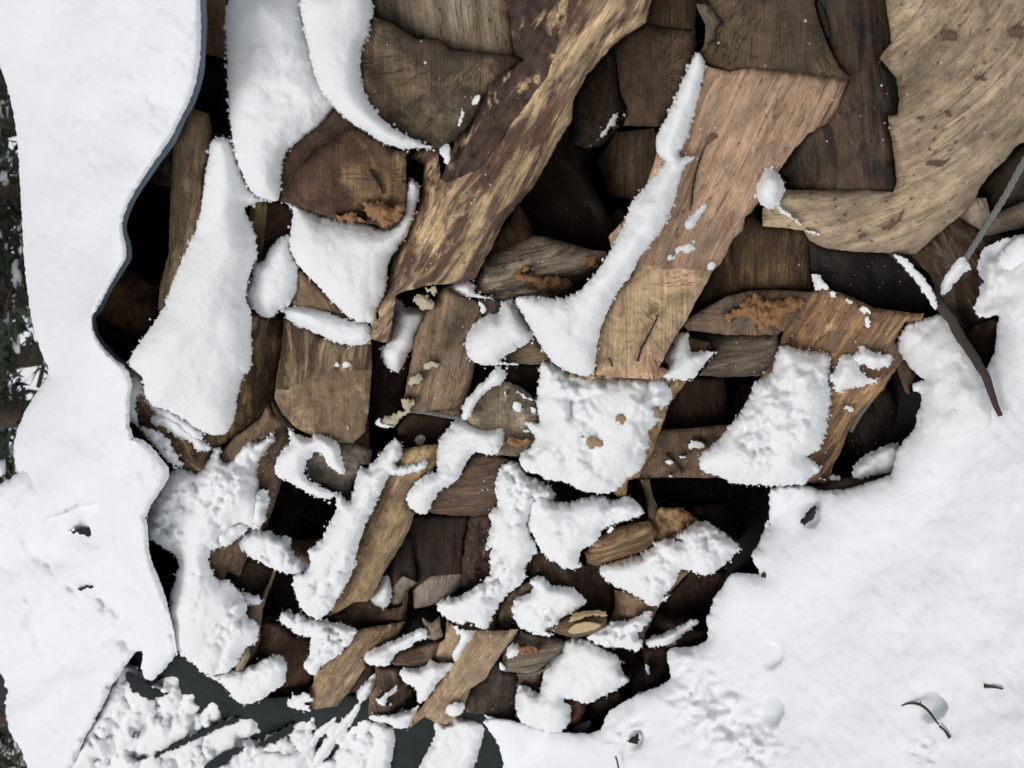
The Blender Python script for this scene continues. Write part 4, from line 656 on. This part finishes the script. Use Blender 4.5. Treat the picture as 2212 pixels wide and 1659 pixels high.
# ---------------------------------------------------------------- tarps and their snow
tarp=empty('tarp',tuple(pos(*P('A 900,800')[0][:2],1.0)),'snow-laden dark tarp with a grey-blue hem pulled over the top of the wood pile','tarp'); THINGS['T']=tarp
tp='A 1190,-120,1 1205,120,1 1198,300,1 1185,450,1 1140,600,0 1085,700,0 1025,830,0 945,940,-1 885,1030,-1 825,1118,-1 775,1205,-2 738,1305,-2 733,1370,-2 758,1450,-2 762,1530,-2 725,1595,-2 D 645,215,-2 592,325,-2 555,368,-2 560,450,-2 600,520,-3 680,610,-3 755,668,-3'
hem=P(tp); h3=pos(hem[:,0],hem[:,1],depth(hem[:,0],hem[:,1],hem[:,2]+.012)); hp=smoothpath(h3,8)
V,Fc=tube('hem',hp,.0048,HEM,seg=7,base=tarp.location); link('hem',mesh('hem',V,Fc,HEM),tarp)
# the dark sheet under the snow, then an added black backing for the gaps
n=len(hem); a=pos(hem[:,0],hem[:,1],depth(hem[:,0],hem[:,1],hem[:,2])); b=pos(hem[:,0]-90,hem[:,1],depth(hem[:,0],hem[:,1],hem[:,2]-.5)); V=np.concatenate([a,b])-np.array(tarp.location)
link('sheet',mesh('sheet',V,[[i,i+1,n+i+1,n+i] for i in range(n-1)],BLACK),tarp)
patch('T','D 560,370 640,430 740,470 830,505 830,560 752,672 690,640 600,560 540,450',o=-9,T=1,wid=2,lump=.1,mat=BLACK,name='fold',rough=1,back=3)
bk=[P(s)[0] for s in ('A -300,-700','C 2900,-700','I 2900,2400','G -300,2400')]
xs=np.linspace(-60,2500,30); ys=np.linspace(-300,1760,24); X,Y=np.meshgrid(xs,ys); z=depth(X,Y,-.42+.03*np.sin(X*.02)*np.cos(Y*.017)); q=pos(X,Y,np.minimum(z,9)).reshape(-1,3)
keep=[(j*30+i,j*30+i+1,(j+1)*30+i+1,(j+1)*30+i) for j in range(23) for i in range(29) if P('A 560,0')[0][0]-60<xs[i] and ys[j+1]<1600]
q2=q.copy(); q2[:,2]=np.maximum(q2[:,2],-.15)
me=mesh('gap_backing',q2-np.array(tarp.location),keep,BLACK); me.update(); link('gap_backing',me,tarp)  # backing added behind the logs to stop light leaks and keep gaps black
# snow on the tarp: front roll, high mound, far tent
T1='A -500,-500,-45 1100,-500,2 1180,-60,2 1195,120,2 1192,300,2 1176,450,2 1128,600,1 1075,700,1 1015,825,1 935,935,0 875,1022,0 815,1112,0 765,1202,-1 728,1303,-1 722,1370,-1 748,1450,-1 752,1530,-1 715,1590,-1 D 635,215,-1 582,325,-1 545,368,-1 550,450,-1 590,525,-2 672,618,-2 755,672,-2 790,760,-2 770,860,-2 770,1080,-1 870,1110,-1 940,1190,-1 1020,1290,0 960,1400,0 890,1500,0 866,1590,0 G 866,150,0 885,300,0 882,385,0 930,500,0 970,600,0 1010,740,0 1060,980,-1 1040,1000,-1 1010,760,-1 880,640,-2 760,520,-5 690,320,-6 620,180,-7 560,60,-9 D 170,1640,-24 140,1440,-30 100,1300,-32 76,1150,-32 100,1050,-31 150,930,-30 230,800,-28 300,705,-26 250,600,-28 190,420,-31 160,200,-34 140,0,-36 A 130,1300,-38 115,1000,-40 100,800,-40 70,620,-42 30,470,-43 -10,360,-44 -200,0,-45'
patch('T',T1,T=7,wid=11,lump=3.2,lf=7,name='snow_drift',rough=1.6,step=6,back=6,smooth=1,mat=GSNOW)
patch('T','G 880,290 1000,352 1075,430 1065,520 1030,640 1010,760 960,620 915,500 875,400',o=-9,T=.6,wid=2,lump=.1,mat=BLACK,name='fold',rough=1,back=3)  # black patch stands in for the dark hole beside the tarp lip
t2=empty('tarp',tuple(pos(*P('G 1200,1400')[0][:2],2.0)),'dark green tarp heaped with lumpy snow beyond the far end of the pile','tarp'); THINGS['T2']=t2
patch('T2','G -300,150,-38 140,-60,-30 300,-120,-26 560,40,-14 660,200,-11 760,520,-10 1000,800,-8 1100,960,-8 1200,1040,-8 1330,1100,-8 1420,1240,-8 1700,1240,-8 H 0,1200,-9 240,1250,-10 560,1250,-12 1000,1300,-12 1080,1500,-12 1060,1800,-14 G 0,1900,-30 160,1659,-28 140,1560,-28 60,1430,-30 20,1300,-34 -300,1200,-38',T=2.5,wid=8,lump=1.2,lf=7,mat=TARP,name='sheet',rough=1.5,step=8,back=9,smooth=1)
patch('T2','G -300,150,-36 160,-120,-28 300,-220,-25 640,0,-10 760,200,-7 800,320,-5 860,520,-4 1040,760,-3 1055,960,-3 1030,1010,-6 900,1160,-6 830,1090,-6 860,960,-6 800,970,-6 740,1060,-6 660,1180,-7 590,1330,-8 480,1520,-10 400,1800,-12 180,1800,-24 140,1560,-26 40,1430,-29 30,1200,-32 -10,1120,-34 -300,1000,-38',T=3.5,wid=7,lump=3.4,lf=8,name='snow',rough=3,step=6,back=10,mat=GSNOW)
# dark strips painting the shade in the creases of the snow
for q in ('G 370,250 500,240 600,262 690,300 660,315 560,290 450,262','G 440,600 540,570 600,555 680,560 600,580 500,600','G 520,850 620,900 655,940 600,935 540,890'):
    patch('T2',q,o=-3.0,T=.2,wid=.8,lump=.3,mat=TARP,name='crease_shade',rough=7,back=5)
patch('T2','G 700,1020 830,1060 900,1170 1000,1030 1080,1000 1180,1060 1310,1130 1395,1280 1500,1275 1960,1290 2111,1290 H 560,1280 520,1400 400,1480 330,1659 300,1800 G 300,1800 480,1500 600,1320 660,1160',o=-4.8,T=2.6,wid=1.6,lump=2.0,lf=16,clump=23,thr=.03,name='snow_lumps',rough=5,step=4.5,back=2,kind='stuff')
for q in ('G 745,1110 770,1100 860,1150 930,1190 990,1205 1000,1225 900,1260 840,1235 770,1200','G 1180,1165 1290,1150 1340,1230 1385,1290 1340,1340 1290,1320 1300,1240','G 900,1590 1010,1530 1160,1450 1300,1395 1420,1355 1440,1372 1300,1425 1170,1490 1040,1545 920,1600','G 1500,1530 1600,1480 1700,1405 1752,1400 1740,1450 1640,1510 1540,1545','G 1190,1659 1300,1590 1440,1530 1470,1545 1380,1600 1310,1650 1250,1700','G 780,1470 800,1440 812,1452 795,1478','G 800,1600 850,1580 875,1610 830,1622'):
    patch('T2',q,o=-.8,T=.25,wid=.8,lump=.3,mat=TARP,name='fold',rough=6,back=4)
S2=lambda q,o=-3,T=2.5: patch('T2',q,o=o,T=T,wid=2.5,lump=.6,name='snow_ridge',rough=3,back=7)
S2('G 2111,1260 1990,1400 1900,1480 1850,1560 1800,1659 1760,1800 1330,1800 1400,1659 1480,1570 1600,1545 1780,1570 1850,1460 1960,1360 H 0,1300 60,1322 110,1300 150,1205 240,1110 275,1090 272,1170 222,1282 182,1352 125,1402 80,1452 0,1562 -60,1659 -160,1659')
S2('H 235,1370 350,1388 390,1432 385,1530 352,1659 340,1800 170,1800 190,1659 232,1500')
S2('H 605,1378 700,1402 742,1352 900,1368 932,1430 882,1572 850,1659 840,1800 480,1800 525,1659 600,1520 628,1450')
# ---------------------------------------------------------------- ground
def patch_ground():
    q='C 3200,1300 2160,1372 2080,1430 2010,1500 F 1985,60 2012,185 1990,262 2012,352 2000,432 1992,545 1960,650 1870,780 1700,850 1562,815 1558,900 1520,942 1520,1032 1440,1110 1395,1190 1382,1300 1340,1322 1130,1392 1000,1405 930,1400 880,1372 640,1378 648,1480 645,1659 I 640,150 610,272 570,352 535,395 560,440 600,520 540,497 410,502 380,572 312,652 300,722 265,772 290,872 270,912 170,942 40,942 42,1010 62,1100 60,1132 0,1172 H 1900,1192 1780,1242 1700,1292 1640,1342 1618,1400 1600,1448 1430,1455 1240,1430 1100,1380 1030,1370 900,1368 935,1432 985,1500 1015,1560 1032,1659 1040,2000 I 0,2300 3200,2300'
    def df(x,y,off):
        zg=gdepth(x,y,.035); zw=depth(x,y,.012); return np.where(zg<zw,zg,zw+0*zg) if False else np.minimum(zg,np.maximum(zw,zg-.35))
    D=[]
    for s,rx,ry,dp in (('I 650,1330',62,92,7),('I 650,990',60,80,4),('I 1600,1300',80,80,8),('I 865,160',60,70,6),('H 1795,1495',45,50,5)):
        p=P(s)[0]; D.append((p[0],p[1],rx*.364,ry*.364,dp))
    Z=[(*P('I 300,1350')[0][:2],75,3.2),(*P('I 550,1560')[0][:2],60,2.6),(*P('I 100,1100')[0][:2],60,2.0),(*P('I 1560,1550')[0][:2],35,1.5),(*P('H 1750,1450')[0][:2],50,2.4)]
    ob=patch(None,q,T=2.6,wid=5,lump=1.25,lf=5,mat=GSNOW,name='snow_bank',rough=2.4,step=6,back=25,depthf=df,dents=D,zones=Z,kind='structure',smooth=2)
patch_ground()
# trampled, lumpy snow in the lower right of the pile's foot
def gd(h): return lambda x,y,off: np.minimum(gdepth(x,y,.055+h),depth(x,y,.02))
patch(None,'F 1382,560 1450,420 1560,392 1650,352 1722,372 1772,470 1802,530 1850,610 1900,720 2000,900 2025,1010 1960,1080 1700,1120 1540,1080 1540,920 1560,820 1490,818 1502,765 1590,750 1520,720 1440,622',T=2.6,wid=4,lump=.5,name='snow_bank',rough=3,step=5,back=14,depthf=lambda x,y,off: np.minimum(gdepth(x,y,.06),depth(x,y,-.005)),kind='structure')
patch(None,'F 1880,100 1900,0 C 1890,1500 2000,1430 2111,1400 2300,1380 F 2250,400 2020,420 2010,350 1960,385 1870,370 1855,310 1900,240 1890,180 1940,180',T=1.3,wid=2,lump=1.2,clump=24,thr=.25,name='snow_bank',rough=5,step=5,back=8,depthf=lambda x,y,off: np.minimum(gdepth(x,y,.08),depth(x,y,.0)),kind='structure')
g=bpy.data.meshes.new('ground'); N=120; gv=[];gf=[]
for j in range(N+1):
    for i in range(N+1):
        u=(i/N*2-1); v=(j/N*2-1); x=math.copysign(abs(u)**2.2,u)*90; y=math.copysign(abs(v)**2.2,v)*90
        PT=np.array([x,y,0])-CAM; s_=(.824-.0)*(PT@FW)+.666*(PT@RT)-.043*(PT@UP)-1; uu=min(1,max(0,(s_+.10)/.25)); ud=min(1,max(0,(1.5-s_)/.3)); dip=.42*uu*uu*(3-2*uu)*ud
        gv.append((x,y,-dip-.03+.06*noise.noise(Vector((x*.7,y*.7,0)))*min(1,math.hypot(x,y)/3)+.35*noise.noise(Vector((x*.12,y*.12,3)))*min(1,max(0,math.hypot(x,y)-3)/6)))
for j in range(N):
    for i in range(N): gf.append((j*(N+1)+i,j*(N+1)+i+1,(j+1)*(N+1)+i+1,(j+1)*(N+1)+i))
sv=[];sf=[]
def fr(a,b):   # a = along the pile, b = into it
    nh=np.array([RT[0]*.666+FW[0]*.824,RT[1]*.666+FW[1]*.824-UP[1]*.043]); L_=np.linalg.norm(nh); nh/=L_; th=np.array([nh[1],-nh[0]]); k0=(1-(.824*ST*HCAM+.043*CT*HCAM))/L_
    return nh*(k0+b)+th*a
for j in range(21):
    for i in range(61):
        q_=fr(-4+i*.12,-.03+j*.065); sv.append((q_[0],q_[1],-.30+.03*noise.noise(Vector((q_[0]*5,q_[1]*5,1)))))
for j in range(20):
    for i in range(60): sf.append((j*61+i,j*61+i+1,(j+1)*61+i+1,(j+1)*61+i))
so2=link('added_soil',mesh('added_soil',sv,sf,mk_plain('dark_added_soil',(.035,.026,.02),.8,40,.5,.01))); so2['kind']='structure'  # dark soil sheet added under the pile so its hollows look dark
go=link('ground',mesh('ground',gv,gf,GSNOW)); go['kind']='structure'
# ---------------------------------------------------------------- ropes, stick, twigs
def rope(path2,label,r=.0042,twist=95,depthfn=None,name='braided_rope'):
    p=P(path2); p3=pos(p[:,0],p[:,1],depth(p[:,0],p[:,1],p[:,2])); sp=smoothpath(p3,40)
    base=sp[len(sp)//2]; V=[];Fs=[]; L=np.concatenate([[0],np.cumsum(np.linalg.norm(np.diff(sp,axis=0),axis=1))])
    sgn_list=[(k,1) for k in range(3)]+[(k,-1) for k in range(3)]
    for k,sg in sgn_list:
        pts=[]
        for i in range(len(sp)):
            t=sp[min(i+1,len(sp)-1)]-sp[max(i-1,0)]; t/=np.linalg.norm(t); a=np.cross(t,[.3,.5,.8]); a/=np.linalg.norm(a); b=np.cross(t,a)
            an=sg*L[i]*2*math.pi/.032+k*2*math.pi/3; pts.append(sp[i]+r*.5*(math.cos(an)*a+math.sin(an)*b)*(1 if sg>0 else 1.08))
        v,f=tube('s',pts,r*.52,ROPEM,seg=6,base=base); n0=len(V); V+=v; Fs+=[[q+n0 for q in t] for t in f]
    o=link(name,mesh(name,V,Fs,ROPEM),None,tuple(base)); o['label']=label; o['category']='rope'; return o
rp=rope('C 2400,560,2 2160,960,2 2050,1160,2 1900,1400,2 1750,1635,1 F 1672,245,1','taut grey braided rope running in from the right of the picture over the logs')
THINGS['R']=rp
patch('R','F 1662,246 1668,180 1700,120 1740,60 1800,0 C 1845,1590 1850,1600 F 1800,110 1740,190 1690,240',o=2,T=1.0,wid=1.2,lump=.5,name='snow',rough=3,back=2)
rope('F 1330,760,-1 1240,880,-1.5 1180,960,-1.5 1130,1050,-2','short dark length of rope hanging below the pink and gold mottled log')
rope('E 1870,1320,-2 1905,1440,-2 1930,1500,-2 1925,1560,-2','bit of rope beside the thin upright splinter',r=.004)
rope('E 440,925,2.2 560,938,2.2 680,958,2.2 775,975,2.2','rope drawn tight under the foot of the fungus-studded face',r=.004)
rope('H 1110,1105,3 1200,1100,3 1280,1070,3 1340,1000,2','frayed rope end below the rusty fungus block',r=.003)
def stick(pts,rads,label,name='twig',cat='twig',depthfn=None,mat=TWIG,k=8):
    p=P(pts); z=depthfn(p) if depthfn else depth(p[:,0],p[:,1],p[:,2]); p3=smoothpath(pos(p[:,0],p[:,1],z),k); base=p3[len(p3)//2]
    rr=np.interp(np.linspace(0,1,len(p3)),np.linspace(0,1,len(rads)),rads)
    for i in range(len(p3)): p3[i]+=np.array([noise.noise(Vector(p3[i]*60)),noise.noise(Vector(p3[i]*60+np.array([5,5,5]))),0])*rr[i]*.5
    v,f=tube(name,p3,rr,mat,seg=8,base=base); o=link(name,mesh(name,v,f,mat),None,tuple(base)); o['label']=label; o['category']=cat; THINGS[label]=o; return o
st=stick('F 1370,-20,2 1500,110,2 1650,290,2.5 1760,450,2.5 1850,600,2.5 1940,760,2 2015,960,1.5',[.005,.0062,.0066,.0066,.006,.005,.003],'brown stick slanting out of the snow and crossing the end of the rope','stick','stick',depthfn=lambda p: np.minimum(depth(p[:,0],p[:,1],p[:,2]/1.0),gdepth(p[:,0],p[:,1],.095)))
THINGS['ST']=st
patch('ST','F 1385,0 1450,20 1520,90 1600,180 1655,300 1640,340 1560,220 1480,120 1400,30',o=4.5,T=.6,wid=1,lump=.5,name='snow',rough=5,back=2)
gp=lambda h: (lambda p: gdepth(p[:,0],p[:,1],h))
stick('I 1432,1290 1475,1276 1540,1282 1600,1330 1652,1402',[.0008,.0014,.0024,.002,.0012],'thin curved twig arching over a hollow in the ground snow',depthfn=gp(.068))
stick('I 1545,1265 1550,1285 1570,1300',[.0006,.0012,.0016],'tiny side twig beside the curved one over the hollow',depthfn=gp(.07))
stick('I 1655,1410 1690,1440 1720,1482',[.0018,.0016,.0022],'dark twig tip surfacing past the hollow in the ground snow',depthfn=gp(.064))
stick('I 1928,1172 1945,1174 1985,1177 2032,1187',[.0034,.0022,.0016,.0013],'short dark leaf stalk lying on clean ground snow',depthfn=gp(.066))
stick('H 1695,1590 1705,1625 1712,1660',[.002,.002,.002],'bit of reddish twig at the bottom edge of the picture',depthfn=gp(.075))
for s,l in (('I 1078,345','small brown cone scale dotting the ground snow'),('I 615,515','dark speck of bark at the rim of the ground snow')):
    p=P(s)[0]; z=gdepth(p[0],p[1],.062); c=pos(p[0],p[1],z); v=[];f=[]
    for i in range(5):
        for k in range(8):
            a=math.pi*(i+.5)/5; b=2*math.pi*k/8; rr=.0055*(1+.3*math.sin(3*b+i)); v.append((rr*math.sin(a)*math.cos(b),rr*math.sin(a)*math.sin(b),.8*rr*math.cos(a)))
    for i in range(4):
        for k in range(8): f.append((i*8+k,(i+1)*8+k,(i+1)*8+(k+1)%8,i*8+(k+1)%8))
    o=link('bark_crumb',mesh('bark_crumb',v,f,TWIG),None,tuple(c)); o['label']=l; o['category']='bark crumb'
for q,l in (('I 828,190 862,165 885,125 925,88 930,150 905,180 860,215 840,212','black patch painted for a dark hole in the ground snow below the mottled log'),('H 1755,1492 1800,1480 1822,1450 1835,1480 1828,1522 1795,1518','black patch painted for a dark hole in the snow near the lower picture edge')):
    Z=[(*P('I 300,1350')[0][:2],75,3.2),(*P('I 550,1560')[0][:2],60,2.6),(*P('I 100,1100')[0][:2],60,2.0),(*P('I 1560,1550')[0][:2],35,1.5),(*P('H 1750,1450')[0][:2],50,2.4)]
    ob=patch(None,q,T=.3,wid=1,lump=.4,mat=TARPB,name='hole_shade',rough=3,back=2,depthf=lambda x,y,off: np.minimum(gdepth(x,y,.075),depth(x,y,.03))); ob['label']=l; ob['category']='painted hole shade'  # black patch paints the darkness of a hole in the snow
# ---------------------------------------------------------------- wood further back in the pile
k=0
for j in range(9):
    for i in range(11):
        x=440+i*150+R.uniform(-30,30); y=-40+j*190+R.uniform(-35,35)
        if x>1500-(y-830)*.5+480 or gdepth(x,y)<depth(x,y,-.1): continue
        k+=1; rr=R.uniform(75,110); n=R.choice([5,6,7]); a0=R.uniform(0,6)
        pl=np.array([(x+rr*R.uniform(.75,1.1)*math.cos(a0+2*math.pi*t/n),y+rr*R.uniform(.75,1.1)*math.sin(a0+2*math.pi*t/n),-R.uniform(.19,.25)) for t in range(n)])
        log('deep%d'%k,'dark firewood piece deep in the pile, seen only through gaps between the front logs',pl,kind=R.choice('ess'),c=R.choice(['brown','mix','dbr','mix']),step=14,back=12,group='firewood pieces deep in the pile')
# ---------------------------------------------------------------- woods behind the pile
def wpt(x,y,dist): return CAM+dist*(FW-(x-CX)/FPX*UP-(y-CY)/FPX*RT)/np.linalg.norm(FW-(x-CX)/FPX*UP)
def make_tree(loc,h,spread,label,seed,trunk_r=.09,bush=False,group='snowy evergreens behind the pile'):
    rnd=random.Random(seed); t=empty('bush' if bush else 'evergreen_tree',tuple(loc),label,'bush' if bush else 'tree',group)
    pth=[np.array([.04*h*math.sin(z*.6+seed)*(1 if z else 0),.03*h*math.cos(z*.7+seed)-.03*h*math.cos(seed),z]) for z in np.linspace(-.3,h,9)]
    v,f=tube('trunk',pth,[trunk_r*(1-.9*i/8) for i in range(9)],TRUNK,seg=9); V=list(v);Fs=list(f); LV=[];LF=[];SV=[];SF=[]
    nb=int(h*11)
    for b in range(nb):
        z=h*(.06+.92*(b+rnd.random())/nb) if bush else h*(.14+.84*(b+rnd.random())/nb); a=rnd.uniform(0,6.283); L=spread*(1.05-z/h)*rnd.uniform(.7,1.1)+.15
        d=np.array([math.cos(a),math.sin(a),rnd.uniform(-.35,.05)]); p0=np.array([pth[4][0]*z/h,0,z]); p1=p0+d*L+np.array([0,0,-.12*L])
        v,f=tube('branch',[p0,(p0+p1)/2+np.array([0,0,.05*L]),p1],[.018,.012,.004],TRUNK,seg=4); n0=len(V); V+=v; Fs+=[[q+n0 for q in t_] for t_ in f]
        for s in range(int(60*L)+8):
            u=rnd.uniform(.12,1.05); c=p0+(p1-p0)*u+np.array([rnd.gauss(0,.07),rnd.gauss(0,.07),rnd.gauss(0,.05)]); l=rnd.uniform(.07,.17)
            e=np.array([rnd.gauss(0,1),rnd.gauss(0,1),rnd.gauss(-.3,.5)]); e/=np.linalg.norm(e); g2=np.cross(e,[rnd.random(),rnd.random(),1]); g2/=np.linalg.norm(g2)
            n0=len(LV); LV+=[c-e*l*.5,c+g2*l*.17,c+e*l*.6,c-g2*l*.17]; LF.append([n0,n0+1,n0+2,n0+3])
        for s in range(int(5*L)+1):
            u=rnd.uniform(.2,1.0); c=p0+(p1-p0)*u+np.array([rnd.gauss(0,.04),rnd.gauss(0,.04),.035]); rr=rnd.uniform(.03,.085); n0=len(SV)
            for zi,zz in enumerate((-.25,.25,.6)):
                for k_ in range(6):
                    an=2*math.pi*k_/6+zi*.5; q=rr*(1.0,.85,.35)[zi]*rnd.uniform(.75,1.2); SV.append(c+np.array([q*math.cos(an),q*math.sin(an),rr*zz*.7]))
            for zi in range(2):
                for k_ in range(6): SF.append([n0+zi*6+k_,n0+zi*6+(k_+1)%6,n0+zi*6+6+(k_+1)%6,n0+zi*6+6+k_])
            SF.append([n0+12+k_ for k_ in range(6)]); SF.append([n0+5-k_ for k_ in range(6)])
    link('trunk',mesh('trunk',V,Fs,TRUNK),t); cr=link('crown',mesh('crown',LV,LF,LEAF,smooth=False),t); cr['kind']='stuff'; sn=link('snow',mesh('snow',SV,SF,GSNOW),t); sn['kind']='stuff'
    return t
TR=[(6.0,120,3.6,1.3,'broad-leaved evergreen shrub laden with snow at the top left edge',1,1),(7.5,430,5,1.4,'snowy evergreen whose branches show above the tarp roll',0,2),(8.5,620,7,1.5,'tall evergreen with a brown bare trunk behind the tarp',0,3),(7.0,830,6,1.3,'evergreen with a snow-streaked trunk behind the notch between tarp mounds',0,4),(9.0,990,7,1.6,'dark evergreen behind the high snow mound',0,5),(8,1250,6,1.5,'snow-dusted evergreen to the left of the high mound',0,6),(7.5,1580,5,1.3,'dark evergreen at the bottom left corner',0,7),(11,300,9,2,'far tall evergreen between the snowy shrub and the bare trunk',0,8),(12,760,9,2.2,'far evergreen closing the gap behind the tarp notch',0,9),(12,1120,9,2.2,'far evergreen beyond the high mound',0,10),(12,1450,9,2.2,'far evergreen beyond the tent-like tarp',0,11)]
for (D_,y,h,sp,lb,bu,sd) in TR:
    c=wpt(20,y,D_); make_tree((c[0],c[1],-.1),h,sp,lb,sd,trunk_r=.07+.012*h,bush=bool(bu))
# a wood closing the view all round, far off
LV=[];LF=[]; rnd=random.Random(5)
for i in range(9000):
    a=rnd.uniform(-1.5,1.5); rr=rnd.uniform(17,24); z=rnd.uniform(-.3,10); c=np.array([rr*math.sin(a),rr*math.cos(a),z]); l=rnd.uniform(.4,1.0); e=np.array([rnd.gauss(0,1),rnd.gauss(0,1),rnd.gauss(-.6,.6)]); e/=np.linalg.norm(e); g2=np.cross(e,[0.2,.1,1]); g2/=np.linalg.norm(g2)
    n0=len(LV); LV+=[c-e*l*.6,c+g2*l*.25,c+e*l*.6,c-g2*l*.25]; LF.append([n0,n0+1,n0+2,n0+3])
fo=link('forest',mesh('forest',LV,LF,LEAF,smooth=False)); fo['kind']='stuff'; fo['label']='far dark evergreen wood behind the yard'
